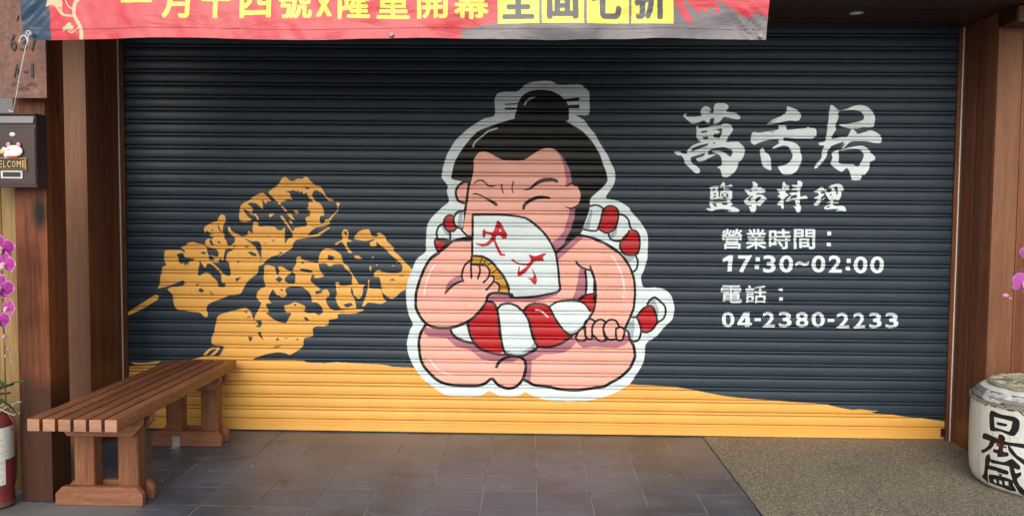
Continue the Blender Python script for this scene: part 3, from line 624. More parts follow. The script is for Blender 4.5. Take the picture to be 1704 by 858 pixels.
# soffit boards run along the front
MB().tube([(-3.4, -1.775, 2.985), (3.6, -1.775, 2.985)], .018, 12).build('banner_rail', M_metal, shop, smooth=True)
for x in (-3.3, 0, 3.5): MB().box(x-.012, x+.012, -1.775, -1.32, 2.975, 2.995).build('rail_bracket', M_metal, shop)
ys = [-1.26+.13*i for i in range(11)]
src = None
for i in range(10):
    if src is None:
        src = MB().box(-3.4, 3.6, 0, .127, 2.846, 2.87, .003).build('soffit_board', M_soffit, shop); src.location = (0, ys[0], 0)
    else: share(src, shop, (0, ys[i], 0))
# downlight set into the soffit
p = P1(1425, 22, -.45)
dl = thing('downlight', (p.x, p.y, 2.846), 'small round recessed downlight in the dark wooden soffit, switched off', 'ceiling light')
MB().lathe([(.050, -.003), (.062, -.006), (.066, .0), (.05, .0)], p.x, p.y, 2.8455, 32).build('trim_ring', M_black, dl, smooth=True)
MB().lathe([(.0001, -.003), (.030, -.0032), (.046, -.001), (.048, .002)], p.x, p.y, 2.8440, 32).build('lens', plain('frosted_lens', (.75, .75, .72), .15, spec=.8), dl, smooth=True)

# jambs: return wall of four boards, front face, head block
def jamb(side, label):
    s = -1 if side == 'left' else 1
    xi = -2.87 if s < 0 else 2.950        # face of the return wall
    t = thing('door_jamb', (xi, -.2, 0), label, 'door frame')
    ye = [-.452, -.335, -.225, -.115, -.036]
    for a, b in zip(ye[:-1], ye[1:]):
        x0, x1 = sorted((xi, xi+s*.03))
        MB().box(x0, x1, a+.0008, b-.0008, 0, 2.846, .0015).build('board', M_laminate, t)
    x0, x1 = sorted((xi+s*.001, xi+s*.155))
    MB().box(x0, x1, -.470, -.4525, 0, 2.752, .002).build('front_board', M_laminate_l, t)
    x0, x1 = sorted((xi, xi+s*.33))
    MB().box(x0, x1, -.66, -.4545, 2.753, 2.8455, .002).build('head_block', M_soffit, t)
    MB().box(x0, x1, -.685, -.6605, 2.745, 2.84, .002).build('head_fascia', M_laminate_l, t)
    x0, x1 = sorted((xi+s*.156, xi+s*.168))
    MB().box(x0, x1, -.474, -.4525, 0, 2.752, .001).build('edge_trim', M_fence if s < 0 else M_laminate, t)
    x0, x1 = sorted((xi+s*.169, xi+s*.33))
    MB().box(x0, x1, -.468, -.4525, 0, 2.62, .002).build('front_board', M_laminate, t)
    MB().box(x0, x1, -.468, -.4525, 2.624, 2.752, .002).build('front_board', M_laminate, t)
    x0, x1 = sorted((xi+s*.031, xi+s*.33))
    MB().box(x0, x1, -.4515, .0, 0, 2.84).build('core', M_render, t)
    x0, x1 = sorted((xi-s*.0005, xi-s*.007))
    MB().box(x0, x1, -.042, -.036, .0, 2.845).build('metal_strip', M_trim, t)
    return t
jamb('left', 'walnut door jamb left of the shutter, behind the slatted bench')
jamb('right', 'walnut door jamb right of the shutter, behind the sake barrel')

# ------------------------------------------------------------------ roller shutter
SX0, SX1, SH, PITCH, ZB = -2.852, 2.932, 2.88, .0877, .067
TEX_W, TEX_H = 2900, 1444
def to_shutter(p):
    q = onY(p, -.008); return np.stack([(q[:, 0]-SX0)/(SX1-SX0)*TEX_W, (1-q[:, 2]/SH)*TEX_H], 1)
cv = Canvas(TEX_W, TEX_H, NAVY, to_shutter); paint_mural(cv); paint_letters(cv)
IM = picture('shutter_paint', cv)
shut = thing('roller_shutter', (0, 0, 0), 'wide dark blue roller shutter painted with a sumo wrestler, skewers and white lettering', 'roller shutter')
m = Mat('painted_steel', (.05, .06, .09), .35, spec=.32)
tc = m.n('TexCoord'); tc.object = shut; mp = m.n('Mapping')
sx = m.n('SeparateXYZ'); m.l(tc.outputs['Object'], sx.inputs[0])
def lin(src, a, b):
    q = m.n('MapRange'); q.inputs['From Min'].default_value = a; q.inputs['From Max'].default_value = b; q.clamp = False
    m.l(src, q.inputs[0]); return q.outputs[0]
cb = m.n('CombineXYZ'); m.l(lin(sx.outputs[0], SX0, SX1), cb.inputs[0]); m.l(lin(sx.outputs[2], 0, SH), cb.inputs[1])
ti = m.n('TexImage'); ti.image = IM; ti.extension = 'EXTEND'; m.l(cb.outputs[0], ti.inputs[0])
f = m.noise(tc.outputs['Object'], 3.0, 6, .65)
mp.inputs['Scale'].default_value = (1, 1, 9); m.l(tc.outputs['Object'], mp.inputs[0]); f2 = m.noise(mp.outputs[0], 5, 6, .7)
c = m.mix(1.0, ti.outputs[0], m.ramp(f, [(.3, (.88, .88, .88)), (.65, (1, 1, 1))]), 'MULTIPLY')
c = m.mix(m.ramp(f2, [(.55, (0, 0, 0)), (.8, (.14, .14, .14))]), c, (.30, .29, .27))
mp2 = m.n('Mapping'); mp2.inputs['Scale'].default_value = (.6, 1, 34); m.l(tc.outputs['Object'], mp2.inputs[0]); f3 = m.noise(mp2.outputs[0], 4, 5, .75)
c = m.mix(m.ramp(f3, [(.66, (0, 0, 0)), (.76, (.22, .22, .22))]), c, (.34, .34, .33))
m.base(c); m.rough(f2, .34, .50); m.bump(m.noise(tc.outputs['Object'], 7, 4, .55), .10, .004)
M_shut = m.m
prof = [(0, .010), (.0016, .005), (.0022, -.0055), (.0052, -.0082), (.0162, -.0088), (.0196, -.0066), (.0202, .004), (.0220, .010), (.0238, .004), (.0244, -.0068), (.0285, -.0100), (.037, -.0116), (.050, -.0126), (.062, -.0124), (.074, -.0110), (.0825, -.0088), (.0856, -.005), (.0861, .005), (.0877, .010)]
def slat_mesh(seed):
    mb = MB(); nx = 26; k = len(prof)
    for i in range(nx+1):
        x = SX0+(SX1-SX0)*i/nx
        for j, (z, y) in enumerate(prof):
            a = 1 if 0 < j < k-1 else 0
            mb.v.append((x, y+(.0018*noise.noise((x*1.1, seed*7.3, j*.12))+.0007*noise.noise((x*4.3, seed*2.3+9, j*.2)))*a, z+.0006*noise.noise((x*.9, seed*3.1+5, 0))))
    for i in range(nx):
        for j in range(k-1): p = i*k+j; mb.f.append((p, p+k, p+k+1, p+1))
    return mb
protos = []
for q in range(4):
    o = slat_mesh(q).build('slat', M_shut, shut, smooth=True, angle=60); protos.append(o); o.location.z = ZB+PITCH*q
for q in range(4, 32): share(protos[(q*7+q//3) % 4], shut, (0, rnd.uniform(-.0008, .0008), ZB+PITCH*q), (rnd.uniform(-.018, .018), 0, 0))
rail = MB(); nx = 40; pr = [(.0, .012), (.0, -.006), (.004, -.010), (.012, -.0105), (.020, -.0095), (.05, -.0095), (.058, -.0115), (.064, -.0105), (.067, -.003), (.067, .012)]
for i in range(nx+1):
    x = SX0+(SX1-SX0)*i/nx; dz = .0035*noise.noise((x*.8, 3.3, 0))+.002
    for z, y in pr: rail.v.append((x, y, z+(dz if z < .03 else 0)+.004))
for i in range(nx):
    for j in range(len(pr)-1): p = i*len(pr)+j; rail.f.append((p, p+len(pr), p+len(pr)+1, p+1))
rail.build('bottom_rail', M_shut, shut, smooth=True, angle=40)
scr = None
for i in range(14):
    x = -2.62+.412*i
    if scr is None:
        scr = MB().lathe([(.0001, -.0045), (.005, -.0035), (.0075, -.001), (.0075, .002)], 0, 0, 0, 10, 'y').build('screw', M_shut, shut, smooth=True); scr.location = (x, -.0095, .046)
    else: share(scr, shut, (x, -.0095, .046))
for x0, x1 in ((-2.869, -2.834), (2.919, 2.949)):
    MB().box(x0, x1, -.034, -.016, 0, 2.8455, .001).build('guide_rail', M_laminate, shut)
MB().box(2.895, 2.918, -.03, -.012, .03, .085, .002).build('latch', M_black, shut)
MB().box(-2.868, 2.948, .03, .05, 0, 2.85).build('shutter_backing', M_black, shut)

# ------------------------------------------------------------------ post, fence
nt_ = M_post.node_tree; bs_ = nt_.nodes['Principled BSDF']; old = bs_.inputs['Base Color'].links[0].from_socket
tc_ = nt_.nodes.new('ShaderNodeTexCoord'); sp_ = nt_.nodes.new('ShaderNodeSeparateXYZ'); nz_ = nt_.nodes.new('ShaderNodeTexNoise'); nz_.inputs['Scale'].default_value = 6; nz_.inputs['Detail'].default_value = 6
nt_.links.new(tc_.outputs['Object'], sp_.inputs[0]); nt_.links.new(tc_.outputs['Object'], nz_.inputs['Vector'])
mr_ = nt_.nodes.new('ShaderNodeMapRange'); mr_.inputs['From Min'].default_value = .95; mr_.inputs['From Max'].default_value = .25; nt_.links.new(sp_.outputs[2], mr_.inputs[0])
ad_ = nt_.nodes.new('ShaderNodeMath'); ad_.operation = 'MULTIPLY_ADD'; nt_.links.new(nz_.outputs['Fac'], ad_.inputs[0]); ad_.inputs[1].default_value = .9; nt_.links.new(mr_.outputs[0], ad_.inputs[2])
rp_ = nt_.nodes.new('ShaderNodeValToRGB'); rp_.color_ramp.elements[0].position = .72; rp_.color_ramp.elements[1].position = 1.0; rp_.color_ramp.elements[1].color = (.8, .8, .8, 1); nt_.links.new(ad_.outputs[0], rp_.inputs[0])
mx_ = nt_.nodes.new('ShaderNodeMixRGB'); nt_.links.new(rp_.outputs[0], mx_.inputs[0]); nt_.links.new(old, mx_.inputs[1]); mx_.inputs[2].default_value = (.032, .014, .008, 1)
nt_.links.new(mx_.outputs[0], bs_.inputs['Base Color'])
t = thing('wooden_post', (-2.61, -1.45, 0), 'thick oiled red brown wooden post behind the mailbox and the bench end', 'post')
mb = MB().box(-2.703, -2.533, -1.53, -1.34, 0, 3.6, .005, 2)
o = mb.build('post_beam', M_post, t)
t = thing('board_fence', (-3.0, -1.38, 0), 'pale upright board fence behind the fire extinguisher and orchid', 'fence')
src = None
for i, x in enumerate((-2.775, -2.862, -2.949, -3.036, -3.123, -3.21)):
    if src is None: src = MB().box(0, .083, -1.392, -1.372, .02, 1.93, .003).build('board', M_fence, t); src.location = (x, 0, 0)
    else: share(src, t, (x, 0, 0))
for z in (.4, 1.6): MB().box(-3.22, -2.70, -1.371, -1.341, z, z+.07).build('rail', M_fence, t)
pp = P1(26, 175, -1.45)
t = thing('drain_pipe', (pp.x, -1.30, 1.5), 'pale pipe seen between the post and the rusty house number plate', 'pipe')
MB().tube([(pp.x, -1.30, 1.5), (pp.x, -1.30, 3.6)], .013, 12).build('pipe', M_metal, t, smooth=True)

# ------------------------------------------------------------------ bench
t = thing('slatted_bench', (-2.26, -.97, 0), 'brown slatted wooden bench on two trestle feet beside the post', 'bench')
ZT, ZS = .527, .464
sl = None
for i in range(6):
    x = -2.484+.0782*i
    if sl is None:
        sl = MB().box(-.0315, .0315, -.86, .86, ZS, ZT, .006, 2).build('seat_slat', M_bench, t, smooth=True, angle=40); sl.location = (x+.0315, -.97, 0)
        sl.data.materials.append(wood('bench_end_grain', (.26, .12, .07), (.40, .21, .135), (.52, .30, .20), 'x', .6, 1.6, 0, .3, tone=.2))
        for p_ in sl.data.polygons:
            if abs(p_.normal.y) > .8: p_.material_index = 1
    else: share(sl, t, (x+.0315, -.97, 0))
for yc in (-1.49, -.345):
    for s in (-1, 1):
        ya = yc+s*.045; yb = yc+s*.085; y0, y1 = sorted((ya, yb))
        MB().prism([(-2.47, ZS-.001), (-2.03, ZS-.001), (-2.03, .425), (-2.075, .372), (-2.425, .372), (-2.47, .425)], 'y', y0, y1, .003).build('cross_rail', M_bench_x, t)
        MB().prism([(-2.495, 0.001), (-2.026, .001), (-2.026, .062), (-2.062, .101), (-2.459, .101), (-2.495, .062)], 'y', y0, y1, .003).build('foot', M_bench_x, t)
    for x0, x1 in ((-2.413, -2.303), (-2.176, -2.066)):
        MB().box(x0, x1, yc-.044, yc+.044, .02, ZS-.002, .005).build('leg', M_bench_v, t)
bolt = None
def bolts(lst, nrm):
    for p in lst:
        r = .006
        o = MB().lathe([(.0001, -.0035), (r*.7, -.0028), (r, 0)], p[0], p[1], p[2], 10, nrm).build('bolt', M_bench_x, t, smooth=True)
bolts([(x, -1.5755, z) for x, z in ((-2.37, .035), (-2.37, .078), (-2.17, .035), (-2.17, .078), (-2.10, .06))], 'y')
bolts([(x, -.4305, z) for x, z in ((-2.37, .075), (-2.14, .035), (-2.14, .078), (-2.09, .05))], 'y')
for y_ in (-1.49, -.345):
    o = MB().lathe([(.0001, .0035), (.006, .0028), (.009, 0)], -2.0300, y_, .497, 12, 'x').build('bolt', M_bench_x, t, smooth=True)
for x_ in (-2.40, -2.12):
    o = MB().lathe([(.0001, -.0035), (.004, -.0028), (.006, 0)], x_, -1.5755, .40, 10, 'y').build('bolt', M_bench_x, t, smooth=True)
bp = thing('anchor_bracket', (-2.34, -.44, 0), 'small galvanised angle bracket fixing the far bench foot to the floor', 'bracket')
bp.name = 'anchor_bracket'
mb = MB().box(-2.352, -2.302, -.4345, -.4308, .004, .066).box(-2.352, -2.302, -.482, -.4345, .0005, .004)
mb.build('angle_plate', M_metal, bp)
MB().lathe([(.0001, -.005), (.006, -.004), (.008, 0)], -2.327, -.4346, .04, 8, 'y').build('bolt', M_metal, bp, smooth=True)

# ------------------------------------------------------------------ house number plate
m = Mat('rusty_steel', (.3, .15, .1), .7, .3); v = m.coords(rnd=False); f = m.noise(v, 9, 8, .7); g = m.noise(v, 45, 5, .7); h = m.noise(v, 3, 3)
c = m.mix(.45, m.ramp(f, [(.28, (.05, .024, .02)), (.5, (.125, .060, .046)), (.72, (.25, .13, .09))]), m.ramp(g, [(.3, (.12, .06, .05)), (.7, (.36, .22, .18))]))
c = m.mix(m.ramp(h, [(.5, (0, 0, 0)), (.7, (.5, .5, .5))]), c, (.36, .14, .07)); m.base(c); m.bump(g, .4, .002); M_rust = m.m
YP = -1.62
a = P1(1, 163, YP); b = P1(78, 163, YP)
t = thing('house_number_plate', (a.x, YP, a.z), 'rusty steel plate with black numbers 637 A-1 above the mailbox', 'sign')
MB().box(a.x, b.x, YP, YP+.005, a.z, 2.80, .001).build('steel_plate', M_rust, t)
def solid_text(ch, px0, py0, px1, py1, Y, mat, parent, name='numeral', depth=.006, bold=.01):
    tr, lo, hi = letter(ch, bold); q = (tr-lo)/(hi-lo)
    pa, pb = P1(px0, py1, Y), P1(px1, py0, Y)
    mb = MB()
    for k in q:
        vs = [(pa.x+u[0]*(pb.x-pa.x), Y-depth, pa.z+u[1]*(pb.z-pa.z)) for u in k]
        mb.add(vs+[(x, Y, z) for x, y, z in vs], [(0, 1, 2), (5, 4, 3), (0, 3, 4, 1), (1, 4, 5, 2), (2, 5, 3, 0)])
    b_ = mb.build(name, mat, parent); bb = bmesh.new(); bb.from_mesh(b_.data); bmesh.ops.remove_doubles(bb, verts=bb.verts, dist=1e-6); bb.to_mesh(b_.data); bb.free(); return b_
S = 4.518
for ch, x0, y0, x1, y1 in (('6', 82, 258, 124, 385), ('3', 158, 275, 200, 385), ('7', 232, 262, 278, 385), ('A', 108, 485, 150, 580), ('-', 178, 535, 206, 546), ('I', 236, 480, 252, 580)):
    solid_text(ch, x0/S, y0/S, x1/S, y1/S, YP-.001, M_black, t)
for cx, cy in ((120, 652), (242, 652), (180, 685)):
    mb = MB(); q = P1(cx/S, cy/S, YP-.002)
    for r in (.0085, .0155, .0225, .029):
        mb.tube([(q.x+r*math.cos(a_), YP-.001, q.z-.001+r*.78*math.sin(a_)) for a_ in np.linspace(.12, PI-.12, 14)], .0011, 5)
    mb.build('wave_mark', M_black, t)
mb = MB(); mb.tube([P1(140/S, 118/S, YP-.002), P1(130/S, 160/S, YP-.002)], .003, 5); mb.build('brush_mark', M_black, t)

# ------------------------------------------------------------------ mailbox
YM = -1.642
M_box = plain('brown_enamel', (.045, .028, .031), .38, .2, var=.15)
M_flap = plain('grey_enamel', (.15, .145, .165), .35, .3, var=.1)
a = P1(62, 312, YM); b = P1(62, 190, YM)
xr, z0, z1 = a.x, a.z, b.z; xl = xr-.36
t = thing('mailbox', (xr-.18, YM+.06, z0), 'dark brown metal mailbox with a lucky cat and WELCOME sign', 'mailbox')
MB().box(xl, xr, YM, -1.545, z0, z1-.004, .003).build('case', M_box, t)
MB().box(xl-.004, xr+.004, YM-.012, -1.55, z1-.0038, z1+.004, .002).build('lid', M_box, t)
p0 = P1(57, 194, YM); p1 = P1(57, 206.5, YM)
MB().prism([(YM-.001, p1.z), (YM-.014, p1.z+.004), (YM-.006, p0.z), (YM-.001, p0.z)], 'x', xl+.02, p0.x, .0).build('slot_flap', M_flap, t)
p0 = P1(58.5, 213, YM); p1 = P1(58.5, 307, YM)
MB().box(xl+.016, p0.x, YM-.005, YM-.0008, p1.z, p0.z, .0015).build('door', M_box, t)
q = P1(22, 224, YM); MB().ball((q.x, YM-.007, q.z), .016, .006, .012, 14, 8).build('lock', M_white, t, smooth=True)
# name holder
q0 = P1(3, 297, YM); q1 = P1(39, 284, YM)
MB().box(q0.x, q1.x, YM-.009, YM-.0055, q0.z, q1.z, .001).build('card_holder', M_metal, t)
MB().box(q0.x+.012, q1.x-.010, YM-.0100, YM-.0093, q0.z+.008, q1.z-.008).build('name_card', M_black, t)
# welcome sign with the cat
wl = thing('welcome_sign', (P1(15, 280, YM).x, YM, P1(15, 280, YM).z), 'white lucky cat ornament holding a black and gold WELCOME plaque on the mailbox', 'ornament')
r0 = P1(-13, 282.5, YM); r1 = P1(46, 263, YM)
MB().box(r0.x, r1.x, YM-.016, YM-.0055, r0.z, r1.z, .0015).build('plaque_frame', M_brass, wl)
MB().box(r0.x+.005, r1.x-.005, YM-.0185, YM-.0165, r0.z+.003, r1.z-.003).build('plaque_face', M_black, wl)
xs = [-11, -3, 4.5, 11, 19, 27, 36, 43]
for ch, xa, xb in zip('WELCOME', xs[:-1], xs[1:]):
    solid_text(ch, xa+1.3, 267.5, xb-1.3, 278.5, YM-.0188, M_brass, wl, 'letter', .0015, .0)
M_cat = plain('white_glaze', (.80, .79, .77), .25, var=.05); M_pink = plain('pink_glaze', (.72, .28, .30), .3); M_redg = plain('red_glaze', (.6, .05, .05), .3)
hq = P1(26, 252, YM)
body = MB().ball((hq.x, YM-.016, hq.z), .046, .014, .031, 18, 10).ball((hq.x-.034, YM-.013, hq.z-.020), .020, .010, .018, 12, 8).ball((hq.x-.052, YM-.013, hq.z+.002), .013, .008, .020, 12, 8)
cb_ = body.build('cat', M_cat, wl, smooth=True)
for dx, in ((-.028,), (.024,)):
    MB().ball((hq.x+dx, YM-.015, hq.z+.033), .012, .006, .014, 10, 6).build('ear', M_pink, cb_, smooth=True)
mb = MB().tube([(hq.x+.034*math.sin(a_)-.006, YM-.029+.004*abs(a_), hq.z-.026-.003*math.cos(a_)) for a_ in np.linspace(-1, 1, 9)], .0035, 6); mb.build('collar', M_redg, cb_)
for dx in (-.018, .018):
    MB().tube([(hq.x+dx+.007*math.cos(a_), YM-.0305, hq.z+.002+.004*math.sin(a_)) for a_ in np.linspace(.2, PI-.2, 7)], .0012, 5).build('eye', M_black, cb_)
MB().lathe([(.0001, -.004), (.011, -.003), (.013, 0)], hq.x-.060, YM-.022, hq.z-.003, 14, 'y').build('coin', M_brass, cb_, smooth=True)

# ------------------------------------------------------------------ banner
YB = -1.80
BW, BH = 2400, 500
bx0, bx1 = P1(20, 60, YB).x, P1(1300, 60, YB).x; bz0 = 2.38; bz1 = 3.05
def to_banner(p):
    q = onY(p, YB); return np.stack([(q[:, 0]-bx0)/(bx1-bx0)*BW, (1-(q[:, 2]-bz0)/(bz1-bz0))*BH], 1)
BRED = (.56, .040, .062); BGRY = (.155, .140, .165); BBLU = (.018, .055, .105); CRM = (.60, .48, .30); LIM = (.70, .68, .10); DGR = (.060, .065, .078)
cv = Canvas(BW, BH, BRED, to_banner)
cv.block(0, 0, 11.36)
cv.fill(BBLU, '-900,-3000 880,-3000 915,100 965,740 968,1100 -900,1100', False)
cv.fill(CRM, '865,-20 850,70 845,110 870,128 920,100 980,95 1060,125 1140,130 1170,60 1165,-20 1300,-300 1000,-700 800,-300')
cv.stroke(CRM, 6.0, '1700,-400 1480,-30 1420,60 1400,180 1410,280 1460,380 1530,500 1560,620 1560,760')
cv.stroke(CRM, 3.4, '1420,310 1300,300 1200,285 1140,240 1050,120'); cv.stroke(CRM, 2.2, '1390,180 1290,120 1240,30 1200,-60;1190,260 1150,200 1140,120;1500,540 1430,590 1380,630 1310,600')
cv.fill(CRM, '1200,600 1195,540 1215,505 1250,500 1265,460 1300,455 1325,428 1360,450 1370,485 1410,510 1410,560 1390,590 1330,590 1280,575')
cv.block(640, 0, 2.582)
cv.fill(BGRY, '330,400 330,172 331,128 400,112 485,98 485,-400 3000,-400 3000,400', False)
cv.block(1080, 0, 8.114)
cv.fill(BRED, '350,-30 440,-30 520,110 600,270 580,303 540,295 480,250 420,150 370,60')
cv.fill(BRED, '480,-60 900,-60 930,40 970,150 930,165 880,110 840,80 805,120 815,155 780,160 750,130 722,90 715,150 690,160 640,130 560,60;930,-60 1760,-60 1760,200 1640,255 1560,215 1500,175 1440,150 1410,235 1320,222 1250,195 1150,130 1040,60')
def two(ch, x0, x1, y1, col, fat=1.4, hh=155): cv.glyph(col, ch, x0, y1-(hh if ch not in 'x' else 95), x1, y1, 0, fat)
cv.block(0, 0, 2.582)
cv.fill(LIM, '520,-6 655,-6 655,12 520,12', False)
OUT = (.30, .10, .02)
lst = [('月', 695, 815, 80), ('十', 862, 985, 80), ('四', 1025, 1163, 78), ('號', 1195, 1340, 82), ('x', 1355, 1428, 72), ('隆', 1450, 1592, 83)]
for ch, a_, b_, y in lst: two(ch, a_-1.5, b_+1.5, y+1.5, OUT, 3.6)
for ch, a_, b_, y in lst: two(ch, a_, b_, y, LIM, 2.5)
cv.block(640, 0, 2.582)
lst = [('重', -36, 107, 82), ('開', 138, 272, 82), ('幕', 298, 448, 85)]
for ch, a_, b_, y in lst: two(ch, a_-1.5, b_+1.5, y+1.5, OUT, 3.6)
for ch, a_, b_, y in lst: two(ch, a_, b_, y, LIM, 2.5)
for ch, a_, b_, c_, d_ in (('全', 485, 665, 499, 650), ('面', 675, 857, 690, 840), ('七', 868, 1050, 885, 1022), ('折', 1060, 1243, 1073, 1220)):
    cv.fill(LIM, '%d,-75 %d,-75 %d,102 %d,102' % (a_, b_, b_, a_), False); two(ch, c_, d_, 85, DGR, 3.6, 178)
IMB = picture('banner_print', cv)
m = Mat('vinyl_banner', BRED, .33, spec=.5); ti = m.n('TexImage'); ti.image = IMB; uvn = m.n('UVMap'); m.l(uvn.outputs[0], ti.inputs[0])
v = m.coords((.5, 1, 1.6), rnd=False); f = m.noise(v, 9, 5, .6, .4)
m.base(m.mix(1.0, ti.outputs[0], m.ramp(f, [(.3, (.86, .86, .86)), (.7, (1, 1, 1))]), 'MULTIPLY')); m.rough(f, .26, .45); m.bump(f, .6, .010)
M_ban = m.m
t = thing('banner', ((bx0+bx1)/2, YB, 2.45), 'red vinyl opening banner with yellow Chinese characters hanging in front of the shutter', 'banner')
mb = MB(); nx, nz = 220, 36
bl, br = P1(36.5, 62, YB), P1(1275.5, 66, YB)
for j in range(nz+1):
    for i in range(nx+1):
        u, vv = i/nx, j/nz
        xl_ = bl.x+(P1(31, 0, YB).x-bl.x)*vv*2.2; xr_ = br.x+(P1(1283, 0, YB).x-br.x)*min(1, vv*1.8)
        x = xl_+(xr_-xl_)*u
        zb = P1(40+1240*u, 65+2.2*math.sin(u*19+.5)*math.exp(-u*.3)+1.2*noise.noise((u*14, 0, 2)), YB).z
        z = zb+(bz1-.06-zb)*vv
        fade = 1-.5*vv
        y = YB+fade*(.026*noise.noise((x*1.8, 3, z*1.2))+.018*noise.noise((x*4, 7, z*5.5))+.0045*noise.noise((x*16+z*9, 1, z*14)))
        cr = math.exp(-((x-br.x+.07)**2+(z-br.z-.09)**2)/.006); y -= .011*cr*math.sin((x+z)*95)
        cr = math.exp(-((x-bl.x-.06)**2+(z-bl.z-.12)**2)/.01); y -= .010*cr*math.sin((x-z)*60)
        mb.v.append((x, y, z))
for j in range(nz):
    for i in range(nx): a_ = j*(nx+1)+i; mb.f.append((a_, a_+1, a_+nx+2, a_+nx+1))
ban = mb.build('banner_sheet', M_ban, t, smooth=True, angle=180, uvf=lambda V: np.stack([(V[:, 0]-bx0)/(bx1-bx0), (V[:, 2]-bz0)/(bz1-bz0)], 1))
for px, py in ((47, 55), (650, 56), (1268, 58)):
    q = P1(px, py, YB-.03); MB().lathe([(.0045, .0), (.006, -.004), (.0095, -.0035), (.0115, .003)], q.x, q.y+.018, q.z, 18, 'y').build('grommet', plain('dull_eyelet', (.33, .33, .33), .5, .3), t, smooth=True)
# hem seams
mb = MB()
q = []
for i in range(0, nx+1, 2):
    a_ = mb_v = ban.data.vertices[3*(nx+1)+i].co
    q.append((a_[0]+t.location.x, a_[1]+t.location.y-.0012, a_[2]+t.location.z))
mb.tube(q, .0007, 4); mb.build('hem_seam', plain('seam_thread', (.10, .04, .05), .7), t)

# wire hook between mailbox and banner
t = thing('wire_hook', tuple(P1(22, 187, -1.76)), 'thin white wire with a hooked end running from the mailbox up to the banner corner', 'hook')
YH = -1.835
pt = [P1(14, 184, -1.63), P1(22, 186.5, -1.65), P1(27, 160, -1.76), P1(33, 125, -1.79), P1(39, 96, YH), P1(43.5, 76, YH), P1(46.5, 68, YH)]
ring = [Vector((P1(47, 55, YH).x+.0105*math.cos(a_), YH, P1(47, 55, YH).z+.0105*math.sin(a_))) for a_ in np.linspace(-PI/2, 1.4*PI, 14)]
MB().tube(pt+ring, .0027, 8).build('wire', M_white, t, smooth=True)
hk = [P1(46, 72, YH), P1(45, 64, YH), P1(41.5, 59.5, YH), P1(37.5, 59.5, YH), P1(34, 63.5, YH), P1(32, 71, YH)]
MB().tube(hk, .0034, 8).build('hook_end', M_white, t, smooth=True)

# ------------------------------------------------------------------ fire extinguisher
EX, EY, ER = -2.796, -1.60, .088
m = Mat('old_red_paint', (.35, .02, .02), .4, spec=.5); v = m.coords(rnd=False); f = m.noise(v, 14, 7, .7); g = m.noise(v, 60, 5, .7); sx = m.n('SeparateXYZ'); tc = m.n('TexCoord'); m.l(tc.outputs['Object'], sx.inputs[0])
c = m.mix(.4, m.ramp(f, [(.3, (.10, .010, .012)), (.7, (.22, .022, .026))]), m.ramp(g, [(.3, (.11, .012, .012)), (.75, (.30, .09, .08))]))
ru = m.n('Math', operation='ADD'); m.l(f, ru.inputs[0]); rz_ = m.n('MapRange'); rz_.inputs['From Min'].default_value = .05; rz_.inputs['From Max'].default_value = .0; rz_.inputs['To Max'].default_value = .4; m.l(sx.outputs[2], rz_.inputs[0]); m.l(rz_.outputs[0], ru.inputs[1])
c = m.mix(m.ramp(ru.outputs[0], [(.62, (0, 0, 0)), (.74, (1, 1, 1))]), c, (.16, .09, .055)); m.base(c); m.rough(f, .3, .6)
M_ext = m.m
t = thing('fire_extinguisher', (EX, EY, 0), 'worn red fire extinguisher with a white label beside the wooden post', 'fire extinguisher')
MB().lathe([(ER*.8, .002), (ER*.97, .012), (ER, .03), (ER, .445), (ER*.985, .462), (ER*.90, .487), (ER*.70, .507), (ER*.45, .517), (ER*.33, .522), (ER*.30, .53)], EX, EY, 0, 40).build('cylinder', M_ext, t, smooth=True)
def to_lab(p):
    p = np.asarray(p, float).reshape(-1, 2); return np.stack([p[:, 0]/200*400, p[:, 1]/300*600], 1)
cv = Canvas(400, 600, (.62, .62, .58), to_lab)
rl = random.Random(8); cv.block(0, 0, 1)
cv.fill((.45, .04, .05), '92,26 150,24 150,44 92,48', False)
for k_ in range(12): cv.fill((.62, .62, .58), '%d,24 %d,24 %d,48 %d,48' % (96+k_*5, 97+k_*5, 98+k_*5, 97+k_*5), False)
y_ = 62
while y_ < 285:
    x_ = 14
    while x_ < 186:
        wl_ = rl.uniform(3, 14)
        if rl.random() < .7:
            h_ = 4 if rl.random() < .8 else 8
            cv.fill((.12, .12, .15) if rl.random() < .85 else (.4, .06, .06), '%f,%f %f,%f %f,%f %f,%f' % (x_, y_, x_+wl_, y_, x_+wl_, y_+h_*.4, x_, y_+h_*.4), False)
        x_ += wl_+rl.uniform(1.5, 4)
    y_ += rl.choice((7, 9, 9, 16))
cv.stroke((.08, .08, .14), 1.6, '60,128 75,118 90,130 105,120 125,132 150,124;20,150 60,146 100,152 150,147')
IML = picture('label_print', cv)
m = Mat('paper_label', (.7, .7, .66), .5); ti = m.n('TexImage'); ti.image = IML; un = m.n('UVMap'); m.l(un.outputs[0], ti.inputs[0])
v = m.coords(rnd=False); f = m.noise(v, 22, 7, .75)
m.base(m.mix(m.ramp(f, [(.54, (0, 0, 0)), (.68, (.9, .9, .9))]), ti.outputs[0], (.34, .30, .27))); M_lab = m.m
def wrap(a0, a1, z0_, z1_, r, name, mat, parent, n=24):
    mb = MB()
    for i in range(n+1):
        a_ = a0+(a1-a0)*i/n
        for z_ in (z0_, z1_): mb.v.append((EX+r*math.cos(a_), EY+r*math.sin(a_), z_))
    for i in range(n): mb.f.append((2*i, 2*i+2, 2*i+3, 2*i+1))
    return mb.build(name, mat, parent, smooth=True, angle=180, uvf=lambda V: np.stack([np.clip(((np.arctan2(V[:, 1]-EY, V[:, 0]-EX)-a0)/(a1-a0)), 0, 1), (V[:, 2]-z0_)/(z1_-z0_)], 1))
